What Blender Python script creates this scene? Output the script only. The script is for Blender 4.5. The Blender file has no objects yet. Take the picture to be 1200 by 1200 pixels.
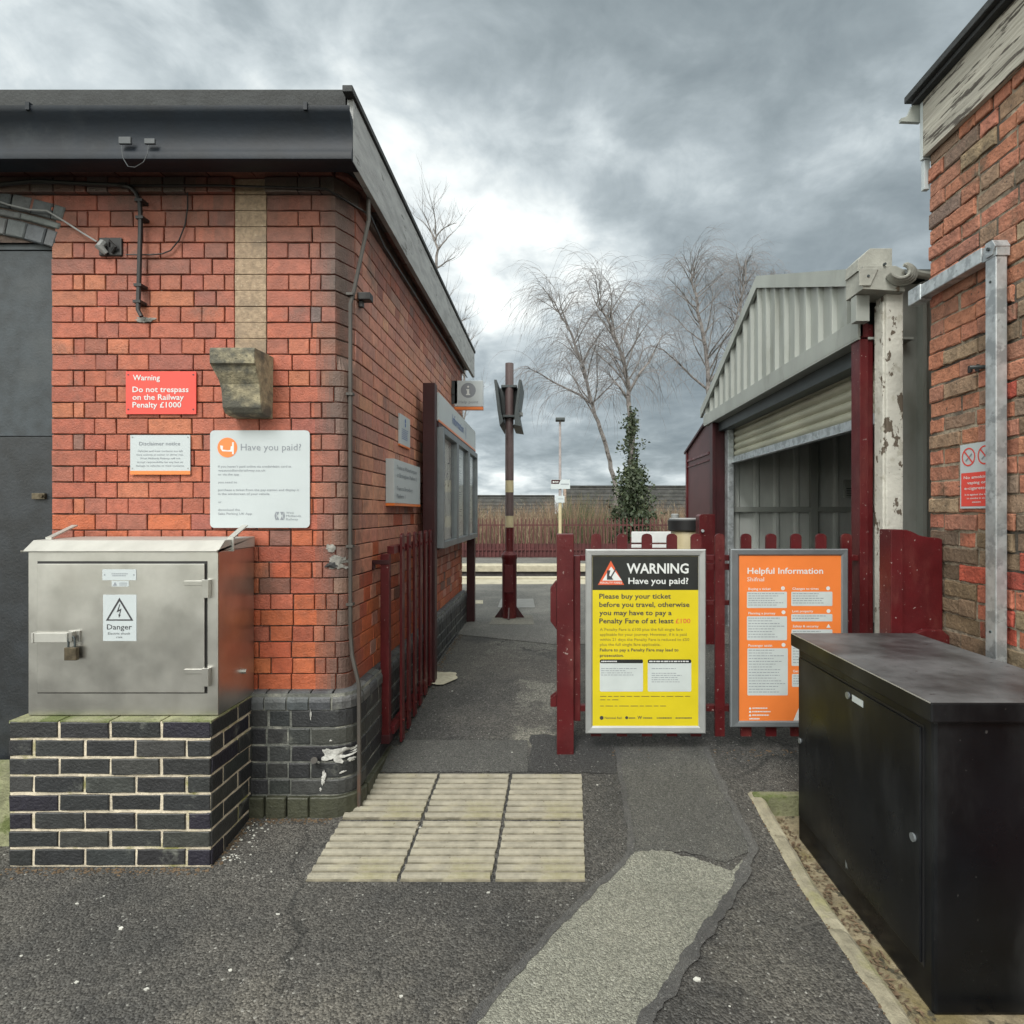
import bpy, bmesh, math, random
from mathutils import Vector, noise
R = math.radians
scene = bpy.context.scene
COL = scene.collection
rnd = random.Random(7)

# ------------------------------------------------------------------ camera
EYE = 1.57
F = 675.0                       # focal length in pixels of the 1200 px photograph
cam = bpy.data.cameras.new("camera")
cam.sensor_width = 36.0
cam.lens = F / 1200 * 36
cam.shift_x = -45 / 1200
cam.shift_y = 1 / 1200
cam.clip_start = 0.05
cam.clip_end = 6000
camo = bpy.data.objects.new("camera", cam)
COL.objects.link(camo)
camo.location = (0, 0, EYE)
camo.rotation_euler = (R(90), 0, 0)
scene.camera = camo

# ------------------------------------------------------------------ sky and light
SUN_EL, SUN_AZ = 46.0, 198.0     # azimuth clockwise from +Y: behind the camera, a little to its left
w = bpy.data.worlds.new("World")
scene.world = w
w.use_nodes = True
nt = w.node_tree
nt.nodes.clear()
N, L = nt.nodes.new, nt.links.new

def wmath(op, a, b=None, c=None, clamp=False):
    n = N("ShaderNodeMath"); n.operation = op; n.use_clamp = clamp
    for i, v in enumerate((a, b, c)):
        if v is None: continue
        if isinstance(v, (int, float)): n.inputs[i].default_value = v
        else: L(v, n.inputs[i])
    return n.outputs[0]

def wramp(fac, stops):
    n = N("ShaderNodeValToRGB"); L(fac, n.inputs[0])
    e = n.color_ramp.elements
    while len(e) < len(stops): e.new(0.5)
    for el, (p, c) in zip(e, stops):
        el.position = p; el.color = (*c, 1)
    return n.outputs[0]

def wmap(fac, a, b, c, d):
    n = N("ShaderNodeMapRange"); n.interpolation_type = 'SMOOTHSTEP'
    L(fac, n.inputs[0])
    for i, v in enumerate((a, b, c, d)): n.inputs[i + 1].default_value = v
    return n.outputs[0]

def wdot(v, d):
    n = N("ShaderNodeVectorMath"); n.operation = 'DOT_PRODUCT'
    L(v, n.inputs[0]); n.inputs[1].default_value = Vector(d).normalized()
    return n.outputs['Value']

def wmix(fac, a, b, mode='MIX'):
    n = N("ShaderNodeMix"); n.data_type = 'RGBA'; n.blend_type = mode
    for i, v in ((0, fac), (6, a), (7, b)):
        if isinstance(v, (int, float)): n.inputs[i].default_value = v
        elif isinstance(v, tuple): n.inputs[i].default_value = (*v, 1)
        else: L(v, n.inputs[i])
    return n.outputs[2]

tc = N("ShaderNodeTexCoord")
D = tc.outputs['Generated']
sp = N("ShaderNodeSeparateXYZ"); L(D, sp.inputs[0])
zc = wmath('ADD', wmath('MAXIMUM', sp.outputs[2], 0.0), 0.27)
cb = N("ShaderNodeCombineXYZ")
L(wmath('DIVIDE', sp.outputs[0], zc), cb.inputs[0]); L(wmath('DIVIDE', sp.outputs[1], zc), cb.inputs[1])
cb.inputs[2].default_value = 3.3

def wnoise(scale, detail, rough, dist, off=0.0):
    mp = N("ShaderNodeMapping"); L(cb.outputs[0], mp.inputs[0]); mp.inputs['Location'].default_value = (off, off * .7, 0)
    n = N("ShaderNodeTexNoise"); L(mp.outputs[0], n.inputs['Vector'])
    n.inputs['Scale'].default_value = scale; n.inputs['Detail'].default_value = detail
    n.inputs['Roughness'].default_value = rough; n.inputs['Distortion'].default_value = dist
    return n.outputs[0]

def pdir(px, py): return ((px - 645) / F, 1.0, (601 - py) / F)
n1 = wnoise(1.05, 6, 0.52, 0.25, 1.7)
n2 = wnoise(2.7, 6, 0.55, 0.30, 5.1)
glow = wmap(wdot(D, pdir(560, 285)), 0.974, 0.9985, 0.0, 0.085)
glow2 = wmap(wdot(D, pdir(640, 380)), 0.972, 0.9995, 0.0, 0.105)
left = wmap(wdot(D, pdir(60, 60)), 0.80, 0.99, 0.0, 0.055)
dark = wmap(wdot(D, pdir(770, 190)), 0.84, 0.99, 0.0, 0.075)
n3 = wnoise(6.5, 6, 0.58, 0.35, 2.4)
dens = wmath('ADD', wmath('ADD', wmath('MULTIPLY', n1, 0.38), wmath('MULTIPLY', n2, 0.40)), wmath('MULTIPLY', n3, 0.22))
dens = wmath('SUBTRACT', wmath('ADD', wmath('ADD', wmath('ADD', dens, glow), glow2), left), dark)
dens = wmath('MULTIPLY_ADD', wmath('SUBTRACT', dens, 0.49), 1.25, 0.492)
horiz = wmap(sp.outputs[2], 0.0, 0.13, 0.14, 0.0)
dens = wmath('ADD', dens, horiz)
cloud = wramp(dens, [(0.36, (.122, .147, .160)), (0.45, (.164, .193, .206)), (0.53, (.228, .261, .276)),
                     (0.61, (.34, .376, .388)), (0.72, (.56, .585, .575))])
behind = wmap(sp.outputs[1], 0.05, 0.58, 3.9, 1.0)        # sky outside the view boosted, added as fill light
zen = wmap(sp.outputs[2], 0.72, 0.95, 1.0, 1.3)
boost = wmath('MULTIPLY', behind, zen)
cloudb = N("ShaderNodeVectorMath"); cloudb.operation = 'SCALE'
cloudw = wmix(wmap(sp.outputs[1], 0.05, 0.58, 1.0, 0.0), cloud, wmix(1.0, cloud, (1.10, .985, .86), 'MULTIPLY'))
L(cloudw, cloudb.inputs[0]); L(boost, cloudb.inputs['Scale'])
sky = N("ShaderNodeTexSky"); sky.sky_type = 'NISHITA'; sky.sun_disc = False
sky.sun_elevation = R(SUN_EL); sky.sun_rotation = R(SUN_AZ)
bgs = N("ShaderNodeBackground"); L(sky.outputs[0], bgs.inputs[0]); bgs.inputs[1].default_value = 0.08
bgc = N("ShaderNodeBackground"); L(cloudb.outputs[0], bgc.inputs[0]); bgc.inputs[1].default_value = 1.0
cover = wmap(wnoise(0.6, 4, .5, .2, 9.0), 0.62, 0.82, 0.97, 0.6)
mx = N("ShaderNodeMixShader"); L(cover, mx.inputs[0]); L(bgs.outputs[0], mx.inputs[1]); L(bgc.outputs[0], mx.inputs[2])
out = N("ShaderNodeOutputWorld"); L(mx.outputs[0], out.inputs[0])

sun = bpy.data.lights.new("sun", 'SUN')
sun.energy = 1.5; sun.angle = R(24); sun.color = (1.0, .965, .91)
suno = bpy.data.objects.new("sun", sun); COL.objects.link(suno)
_sd = Vector((math.sin(R(SUN_AZ)) * math.cos(R(SUN_EL)), math.cos(R(SUN_AZ)) * math.cos(R(SUN_EL)), math.sin(R(SUN_EL))))
suno.rotation_euler = _sd.to_track_quat('Z', 'Y').to_euler()
suno.location = (-6, -8, 14)

scene.view_settings.view_transform = 'Standard'
scene.view_settings.look = 'None'
scene.view_settings.gamma = 1.0
scene.view_settings.exposure = 1.0
scene.cycles.max_bounces = 6
scene.cycles.use_denoising = True

# ------------------------------------------------------------------ materials
def M(name, col, rough=.6, metal=0.0, var=.12, vscale=9, col2=None, c2scale=3, c2=(.52, .62), c2det=6, bump=0.0, bscale=70,
      tint=False, stretch=None, spec=.5, col3=None, c3scale=40, c3=(.6, .66), rvar=0.0, coat=0.0, c2stretch=None):
    m = bpy.data.materials.new(name); m.use_nodes = True
    t = m.node_tree; nd, lk = t.nodes.new, t.links.new
    bs = t.nodes['Principled BSDF']
    co = nd("ShaderNodeTexCoord").outputs['Object']
    def mapped(st):
        if not st: return co
        mp = nd("ShaderNodeMapping"); mp.inputs['Scale'].default_value = st; lk(co, mp.inputs[0]); return mp.outputs[0]
    def ns(scale, det=5, st=None, rough_=.55):
        n = nd("ShaderNodeTexNoise"); lk(mapped(st), n.inputs['Vector'])
        n.inputs['Scale'].default_value = scale; n.inputs['Detail'].default_value = det; n.inputs['Roughness'].default_value = rough_
        return n.outputs[0]
    def mr(f, a, b, c, d, smooth=True):
        n = nd("ShaderNodeMapRange")
        if smooth: n.interpolation_type = 'SMOOTHSTEP'
        lk(f, n.inputs[0])
        for i, v in enumerate((a, b, c, d)): n.inputs[i + 1].default_value = v
        return n.outputs[0]
    def mix(f, a, b, mode='MIX'):
        n = nd("ShaderNodeMix"); n.data_type = 'RGBA'; n.blend_type = mode
        for i, v in ((0, f), (6, a), (7, b)):
            if isinstance(v, (int, float)): n.inputs[i].default_value = v
            elif isinstance(v, tuple): n.inputs[i].default_value = (*v[:3], 1)
            else: lk(v, n.inputs[i])
        return n.outputs[2]
    if tint:
        at = nd("ShaderNodeAttribute"); at.attribute_name = 'tint'; c = at.outputs['Color']
        if col: c = mix(1.0, c, col, 'MULTIPLY')
    else:
        c = nd("ShaderNodeRGB"); c.outputs[0].default_value = (*col, 1); c = c.outputs[0]
    v = mr(ns(vscale, 6, stretch), .3, .7, 1 - var, 1 + var)
    sc = nd("ShaderNodeVectorMath"); sc.operation = 'SCALE'; lk(c, sc.inputs[0]); lk(v, sc.inputs['Scale']); c = sc.outputs[0]
    if col2: c = mix(mr(ns(c2scale, c2det, c2stretch or stretch, .62), c2[0], c2[1], 0, 1), c, col2)
    if col3: c = mix(mr(ns(c3scale, 4, stretch), c3[0], c3[1], 0, 1), c, col3)
    lk(c, bs.inputs['Base Color'])
    bs.inputs['Roughness'].default_value = rough
    if rvar: lk(mr(ns(vscale * .7, 5, stretch), .3, .7, rough - rvar, rough + rvar), bs.inputs['Roughness'])
    bs.inputs['Metallic'].default_value = metal
    bs.inputs['Specular IOR Level'].default_value = spec
    if coat: bs.inputs['Coat Weight'].default_value = coat; bs.inputs['Coat Roughness'].default_value = .15
    if bump:
        b = nd("ShaderNodeBump"); b.inputs['Strength'].default_value = bump; b.inputs['Distance'].default_value = .01
        lk(ns(bscale, 5, stretch), b.inputs['Height']); lk(b.outputs[0], bs.inputs['Normal'])
    return m

def tarmac(name, base, spread, patch, patch_amt=(.5, .68), agg=170, moss=None, bumpd=.006, spots=(), cracks=False):
    m = bpy.data.materials.new(name); m.use_nodes = True
    t = m.node_tree; nd, lk = t.nodes.new, t.links.new
    bs = t.nodes['Principled BSDF']
    co = nd("ShaderNodeTexCoord").outputs['Object']
    vo = nd("ShaderNodeTexVoronoi"); lk(co, vo.inputs['Vector']); vo.inputs['Scale'].default_value = agg
    n1 = nd("ShaderNodeTexNoise"); lk(co, n1.inputs['Vector']); n1.inputs['Scale'].default_value = 90; n1.inputs['Detail'].default_value = 4
    n2 = nd("ShaderNodeTexNoise"); lk(co, n2.inputs['Vector']); n2.inputs['Scale'].default_value = 1.3; n2.inputs['Detail'].default_value = 9; n2.inputs['Roughness'].default_value = .68
    n3 = nd("ShaderNodeTexNoise"); lk(co, n3.inputs['Vector']); n3.inputs['Scale'].default_value = 420; n3.inputs['Detail'].default_value = 2
    sp_ = nd("ShaderNodeSeparateColor"); lk(vo.outputs['Color'], sp_.inputs[0])
    def mr(f, a, b, c, d):
        n = nd("ShaderNodeMapRange"); lk(f, n.inputs[0])
        for i, v in enumerate((a, b, c, d)): n.inputs[i + 1].default_value = v
        return n.outputs[0]
    def mul(a, b):
        n = nd("ShaderNodeMath"); n.operation = 'MULTIPLY'; lk(a, n.inputs[0]); lk(b, n.inputs[1]); return n.outputs[0]
    def mix(f, a, b):
        n = nd("ShaderNodeMix"); n.data_type = 'RGBA'
        for i, v in ((0, f), (6, a), (7, b)):
            if isinstance(v, tuple): n.inputs[i].default_value = (*v, 1)
            else: lk(v, n.inputs[i])
        return n.outputs[2]
    k = mul(mr(sp_.outputs[0], 0, 1, 1 - spread, 1 + spread), mr(n1.outputs[0], .3, .7, .72, 1.3))
    k = mul(k, mr(n3.outputs[0], .3, .7, .75, 1.25))
    c = mix(mr(n2.outputs[0], patch_amt[0], patch_amt[1], 0, 1), base, patch)
    if moss:
        n4 = nd("ShaderNodeTexNoise"); lk(co, n4.inputs['Vector']); n4.inputs['Scale'].default_value = 2.6; n4.inputs['Detail'].default_value = 8
        c = mix(mr(n4.outputs[0], .55, .72, 0, .7), c, moss)
    for (sx_, sy_, rx_, ry_, col_, amt_) in spots:         # worn, paler areas with a broken outline
        mp = nd("ShaderNodeMapping"); mp.inputs['Location'].default_value = (-sx_ / rx_, -sy_ / ry_, 0); mp.inputs['Scale'].default_value = (1 / rx_, 1 / ry_, 0); lk(co, mp.inputs[0])
        ln = nd("ShaderNodeVectorMath"); ln.operation = 'LENGTH'; lk(mp.outputs[0], ln.inputs[0])
        n5 = nd("ShaderNodeTexNoise"); lk(co, n5.inputs['Vector']); n5.inputs['Scale'].default_value = 5.5; n5.inputs['Detail'].default_value = 8; n5.inputs['Roughness'].default_value = .66
        ad_ = nd("ShaderNodeMath"); ad_.operation = 'MULTIPLY_ADD'; lk(n5.outputs[0], ad_.inputs[0]); ad_.inputs[1].default_value = 2.2; lk(mr(ln.outputs['Value'], 0, 1.6, -.10, -1.6), ad_.inputs[2])
        c = mix(mr(ad_.outputs[0], .35, .75, 0, amt_), c, col_)
    if cracks:                                              # hairline cracks
        nw = nd("ShaderNodeTexNoise"); lk(co, nw.inputs['Vector']); nw.inputs['Scale'].default_value = 2.5; nw.inputs['Detail'].default_value = 6
        vm = nd("ShaderNodeVectorMath"); vm.operation = 'MULTIPLY_ADD'; lk(nw.outputs['Color'], vm.inputs[0]); vm.inputs[1].default_value = (.5, .5, 0); lk(co, vm.inputs[2])
        vc = nd("ShaderNodeTexVoronoi"); vc.feature = 'DISTANCE_TO_EDGE'; lk(vm.outputs[0], vc.inputs['Vector']); vc.inputs['Scale'].default_value = .75
        n6 = nd("ShaderNodeTexNoise"); lk(co, n6.inputs['Vector']); n6.inputs['Scale'].default_value = 1.1; n6.inputs['Detail'].default_value = 2
        ck_ = mul(mr(vc.outputs[0], .002, .007, .8, 0), mr(n6.outputs[0], .50, .60, 0, 1))
        c = mix(ck_, c, (.016, .016, .015))
    # pale chips of stone in the surface
    chip = mr(sp_.outputs[1], .982, .99, 0, .34)
    c = mix(chip, c, (.32, .32, .30))
    s = nd("ShaderNodeVectorMath"); s.operation = 'SCALE'; lk(c, s.inputs[0]); lk(k, s.inputs['Scale'])
    lk(s.outputs[0], bs.inputs['Base Color'])
    bs.inputs['Roughness'].default_value = .82
    ad = nd("ShaderNodeMath"); ad.operation = 'ADD'; lk(vo.outputs['Distance'], ad.inputs[0]); lk(n1.outputs[0], ad.inputs[1])
    b = nd("ShaderNodeBump"); b.inputs['Strength'].default_value = .75; b.inputs['Distance'].default_value = bumpd
    b.invert = True
    lk(ad.outputs[0], b.inputs['Height']); lk(b.outputs[0], bs.inputs['Normal'])
    return m

m_tar = tarmac("tarmac", (.038, .0375, .036), .6, (.074, .070, .063), (.42, .64), 130, bumpd=.008, cracks=True,
               spots=[(-.12, 3.62, .30, .18, (.15, .145, .122), .9), (-.05, 4.25, .34, .5, (.13, .127, .11), .75), (-.2, 5.6, .6, .7, (.12, .118, .105), .6),
                      (-.75, 1.75, .8, .35, (.105, .098, .084), .6), (.75, 2.0, .35, .55, (.095, .09, .078), .55), (-1.8, 1.7, .6, .3, (.085, .081, .072), .5)])
m_tar_old = tarmac("tarmac_old", (.155, .157, .132), .34, (.195, .194, .162), (.42, .66), 170)
m_tar_mid = tarmac("tarmac_mid", (.062, .062, .058), .4, (.10, .098, .088), (.48, .68), 190)
m_tar_dark = tarmac("tarmac_dark", (.030, .030, .030), .45, (.042, .041, .040), (.45, .7), 160)
m_tar_plat = tarmac("tarmac_platform", (.095, .094, .088), .35, (.15, .147, .135), (.46, .66), 120)
m_worn = tarmac("worn_tarmac", (.11, .106, .092), .35, (.16, .155, .13), (.4, .6), 190)
m_seal = tarmac("bitumen_seal", (.048, .048, .048), .25, (.085, .084, .08), (.42, .62), 260, bumpd=.003)
m_brick = M("red_brick", (1, 1, 1), .58, var=.16, vscale=26, tint=True, bump=.55, bscale=120, col2=(.10, .066, .052), c2scale=3.0, c2=(.55, .80), col3=(.16, .06, .04), c3scale=70, c3=(.66, .74))
m_oldbrick = M("old_brick", (1, 1, 1), .85, var=.24, vscale=18, tint=True, bump=1.0, bscale=55, col2=(.10, .075, .05), c2scale=4, c2=(.56, .74), col3=(.07, .05, .04), c3scale=60, c3=(.64, .71))
m_blue = M("blue_brick", (1, 1, 1), .5, var=.2, vscale=20, tint=True, bump=.45, bscale=80, col2=(.12, .125, .11), c2scale=5, c2=(.60, .74), spec=.5)
m_mortar = M("dark_mortar", (.085, .062, .052), .95, var=.3, vscale=30, bump=.6, bscale=90, col2=(.32, .29, .25), c2scale=4, c2=(.62, .7))
m_mortar_old = M("old_mortar", (.25, .21, .16), .95, var=.35, vscale=30, bump=.8, bscale=60, col2=(.07, .06, .05), c2scale=2.5, c2=(.48, .6))
m_mortar_pale = M("pale_mortar", (.52, .46, .36), .95, var=.2, vscale=25, bump=.6, bscale=90, col2=(.22, .21, .08), c2scale=5, c2=(.54, .68))
m_mortar_grey = M("grey_mortar", (.11, .115, .105), .95, var=.3, vscale=25, bump=.6, bscale=90, col2=(.27, .27, .235), c2scale=6, c2=(.48, .62))
m_tan = M("tan_stone", (.30, .225, .155), .9, var=.22, vscale=45, bump=.5, bscale=110, col2=(.20, .155, .115), c2scale=5, c2=(.5, .7), col3=(.42, .36, .27), c3scale=90, c3=(.66, .7))
m_corbel = M("weathered_stone", (.27, .24, .16), .9, var=.25, vscale=40, bump=.6, bscale=110, col2=(.085, .083, .068), c2scale=7, c2=(.42, .60), c2det=12, col3=(.05, .05, .04), c3scale=60, c3=(.66, .72))
m_felt = M("roof_felt", (.026, .029, .031), .8, var=.25, vscale=8, bump=.4, bscale=60)
m_gutter = M("dark_gutter", (.0034, .0078, .0145), .55, var=.25, vscale=6, bump=.1, bscale=50, col2=(.018, .024, .03), c2scale=4, c2=(.58, .75), spec=.3)
m_barge = M("weathered_grey_board", (.26, .27, .275), .6, var=.2, vscale=5, stretch=(1, 1, 4), bump=.35, bscale=30, col2=(.09, .09, .09), c2scale=6, c2=(.6, .68))
m_soffit = M("dark_soffit", (.012, .014, .018), .7, var=.2)
m_hoard = M("slate_hoarding", (.026, .034, .041), .55, var=.3, vscale=14, bump=.2, bscale=80, col2=(.040, .048, .054), c2scale=3, c2=(.5, .7))
m_hoard_dk = M("black_hoarding", (.013, .016, .020), .5, var=.4, vscale=9, bump=.2, bscale=80, col2=(.024, .027, .03), c2scale=4, c2=(.5, .7))
m_steel = M("brushed_stainless", (.55, .545, .52), .34, metal=1.0, var=.12, vscale=6, col2=(.43, .42, .395), c2scale=3, c2=(.48, .78), c2det=3, rvar=.06, stretch=(1, 1, 1))
m_steel_lid = M("pale_stainless", (.43, .43, .405), .5, metal=.5, var=.08, vscale=8, rvar=.06)
m_galv = M("galvanised", (.50, .54, .56), .5, metal=.75, var=.16, vscale=22, col2=(.34, .37, .39), c2scale=16, c2=(.5, .6), bump=.08, bscale=60)
m_alu = M("aluminium_frame", (.36, .375, .375), .45, metal=.5, var=.06)
m_alu_grey = M("grey_aluminium_frame", (.20, .22, .235), .42, metal=.55, var=.08)
m_maroon = M("maroon_paint", (.070, .0070, .0088), .42, var=.16, vscale=6, bump=.12, bscale=50, col2=(.10, .022, .020), c2scale=7, c2=(.50, .70), c2det=10, c2stretch=(1, 1, .4), col3=(.22, .16, .15), c3scale=48, c3=(.675, .70), spec=.3, rvar=.12)
m_maroon_dk = M("deep_maroon_paint", (.034, .006, .008), .45, var=.16, vscale=5, bump=.08, bscale=50, spec=.4)
m_maroon_dull = M("faded_maroon_sheet", (.07, .022, .024), .5, var=.12, vscale=4)
m_white = M("white_sign", (.42, .465, .485), .4, var=.03, vscale=4)
m_paper = M("printed_paper", (.46, .51, .51), .5, var=.05, vscale=7)
m_orange = M("orange_print", (.70, .19, .045), .3, var=.05, vscale=4)
m_yellow = M("yellow_print", (.56, .46, .015), .25, var=.05, vscale=4)
m_blackp = M("black_print", (.020, .022, .022), .18, var=.2, vscale=5)
m_ink = M("dark_ink", (.03, .03, .035), .6, var=.0)
m_greyink = M("grey_ink", (.20, .22, .25), .6, var=.0)
m_oliveink = M("faded_ink", (.16, .13, .02), .6, var=.0)
m_whiteink = M("white_ink", (.58, .61, .61), .5, var=.0)
m_red = M("red_sign", (.62, .062, .045), .4, var=.06, vscale=5)
m_redink = M("red_ink", (.55, .09, .03), .5, var=.0)
m_blueink = M("blue_ink", (.05, .11, .32), .5, var=.0)
m_black = M("black_steel_paint", (.0032, .0038, .0052), .36, var=.4, vscale=3, bump=.10, bscale=4, rvar=.12, col2=(.018, .0195, .021), c2scale=3.4, c2=(.44, .76), c2det=9, c2stretch=(1, 1, .4), spec=.22, col3=(.04, .04, .04), c3scale=60, c3=(.71, .75))
m_blacklid = M("weathered_lid_sky_sheen", (.030, .031, .032), .42, var=.4, vscale=3, bump=.05, bscale=120, rvar=.10, col2=(.135, .14, .145), c2scale=2.3, c2=(.36, .72), c2det=6, col3=(.006, .006, .006), c3scale=50, c3=(.66, .72), spec=.5)  # weathering and dust, with the sky's reflection also put into the grey
m_rubber = M("black_rubber", (.012, .012, .013), .5, var=.1)
m_pipe = M("grey_brown_pipe", (.05, .045, .04), .55, var=.3, vscale=10, stretch=(1, 1, .3), col2=(.10, .05, .03), c2scale=4, c2=(.58, .7))
m_pvc = M("grey_plastic", (.25, .26, .26), .5, var=.05)
m_bufftile = M("buff_concrete", (.255, .238, .19), .9, var=.16, vscale=14, bump=.5, bscale=150, col2=(.20, .185, .10), c2scale=3.2, c2=(.50, .72), col3=(.14, .12, .08), c3scale=60, c3=(.67, .72))
m_groove = M("groove_dirt_and_shade", (.165, .15, .11), .95, var=.4, vscale=18)  # groove dirt, also darkened in place of shade between the ribs
m_kerb = M("kerb_concrete", (.24, .22, .16), .92, var=.2, vscale=14, bump=.6, bscale=90, col2=(.24, .23, .12), c2scale=4, c2=(.5, .66))
m_pad = M("pad_concrete", (.22, .185, .12), .95, var=.3, vscale=16, bump=.8, bscale=60, col2=(.16, .13, .06), c2scale=5, c2=(.48, .66), col3=(.05, .045, .03), c3scale=14, c3=(.6, .68))
m_mossconc = M("mossy_concrete", (.20, .205, .12), .95, var=.3, vscale=12, bump=.8, bscale=70, col2=(.09, .11, .035), c2scale=6, c2=(.46, .6))
m_cope = M("cream_coping", (.36, .33, .25), .85, var=.12, vscale=6, col2=(.25, .235, .18), c2scale=4, c2=(.55, .7), bump=.3, bscale=60)
m_conc = M("pale_concrete", (.38, .35, .27), .95, var=.15, vscale=18, bump=.6, bscale=60)
m_shed = M("grey_cladding", (.285, .305, .285), .5, var=.1, vscale=4, stretch=(1, 1, .4), col2=(.22, .235, .21), c2scale=3, c2=(.56, .72))
m_shed_dk = M("dull_grey_cladding", (.20, .22, .22), .5, var=.12, vscale=4, stretch=(1, 1, .4))
m_shed_in = M("lit_grey_cladding", (.52, .55, .53), .55, var=.14, vscale=4, stretch=(1, 1, .4))  # same cladding, lightened so that interior daylight sits in its colour
m_bench = M("white_bench_paint", (.60, .62, .62), .4, var=.04)
m_shutter = M("cream_shutter", (.44, .44, .35), .5, var=.12, vscale=5, stretch=(1, .4, 1), col2=(.30, .30, .22), c2scale=4, c2=(.56, .7))
m_peel = M("peeling_white_paint", (.48, .475, .43), .6, var=.1, vscale=10, col2=(.10, .08, .06), c2scale=15, c2=(.575, .59), c2stretch=(1, 1, .55), bump=.5, bscale=40, col3=(.38, .37, .32), c3scale=14, c3=(.58, .66))
m_beam = M("grey_beam_paint", (.30, .305, .275), .65, var=.15, vscale=8, col2=(.12, .09, .06), c2scale=9, c2=(.63, .66), bump=.3, bscale=40)
m_cream = M("cream_paint", (.42, .36, .22), .5, var=.06)
m_brownpost = M("brown_paint", (.085, .058, .058), .5, var=.1)
m_fascia_old = M("cracked_white_board", (.36, .345, .30), .85, var=.16, vscale=14, stretch=(1, .10, 1), bump=1.0, bscale=60, col2=(.075, .065, .055), c2scale=38, c2=(.545, .575), c2det=8)
m_glass = M("case_glass", (.62, .68, .66), .08, var=.1, vscale=3, spec=.7)
m_alu_dull = M("dull_grey_plastic", (.06, .068, .075), .6, var=.2)
m_poster = M("brightened_poster", (.70, .74, .72), .5, var=.05)  # paper lightened: extra light put into the colour of this dim side
m_dkgrey = M("dark_grey_metal", (.035, .045, .048), .5, var=.15)
m_ballast = tarmac("ballast", (.07, .06, .05), .6, (.11, .10, .09), (.4, .7), 18)
m_platwall = M("platform_wall_brick", (.05, .045, .045), .9, var=.4, vscale=5, bump=.5, bscale=20)
m_field = M("rough_grass", (.07, .085, .035), .95, var=.3, vscale=.7, col2=(.12, .10, .05), c2scale=.3)
m_roof = M("concrete_roof_tile", (.040, .040, .039), .9, var=.3, vscale=4, col2=(.022, .023, .021), c2scale=2.2, c2=(.46, .66), bump=.6, bscale=14, col3=(.07, .07, .055), c3scale=6, c3=(.6, .7))
m_verge = M("brown_verge", (.20, .15, .12), .9, var=.2)
m_housewall = M("house_brick", (.22, .12, .08), .9, var=.2, vscale=6)
m_dkfence = M("far_fence_paint", (.075, .018, .018), .6, var=.2, vscale=3)
m_reed = M("dry_stems", (1, 1, 1), .9, var=.2, vscale=4, tint=True)
m_leaf = M("leaves", (1, 1, 1), .6, var=.2, vscale=4, tint=True)
m_bark = M("birch_bark", (.18, .165, .16), .85, var=.3, vscale=5, col2=(.06, .05, .045), c2scale=4, c2=(.5, .62))
m_twig = M("birch_twigs", (.15, .14, .142), .9, var=.15)
m_brass = M("tarnished_brass", (.12, .10, .07), .45, metal=.8, var=.3, vscale=40)
m_chip = M("pale_chips", (.42, .42, .39), .8, var=.2, vscale=20)
m_litter = M("dead_leaves", (.11, .075, .045), .9, var=.4, vscale=25)
m_splat = M("white_render_splash", (.42, .42, .40), .9, var=.25, vscale=30, bump=.8, bscale=50)
m_greysplat = M("grey_mortar_patch", (.20, .195, .18), .95, var=.3, vscale=25, bump=1.0, bscale=40)
m_manhole = M("worn_steel_plate", (.20, .20, .19), .6, var=.1, metal=.3)

# ------------------------------------------------------------------ mesh helpers
def root_loc(o):
    v = Vector((0, 0, 0))
    while o is not None:
        v += Vector(o.location); o = o.parent
    return v

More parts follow.
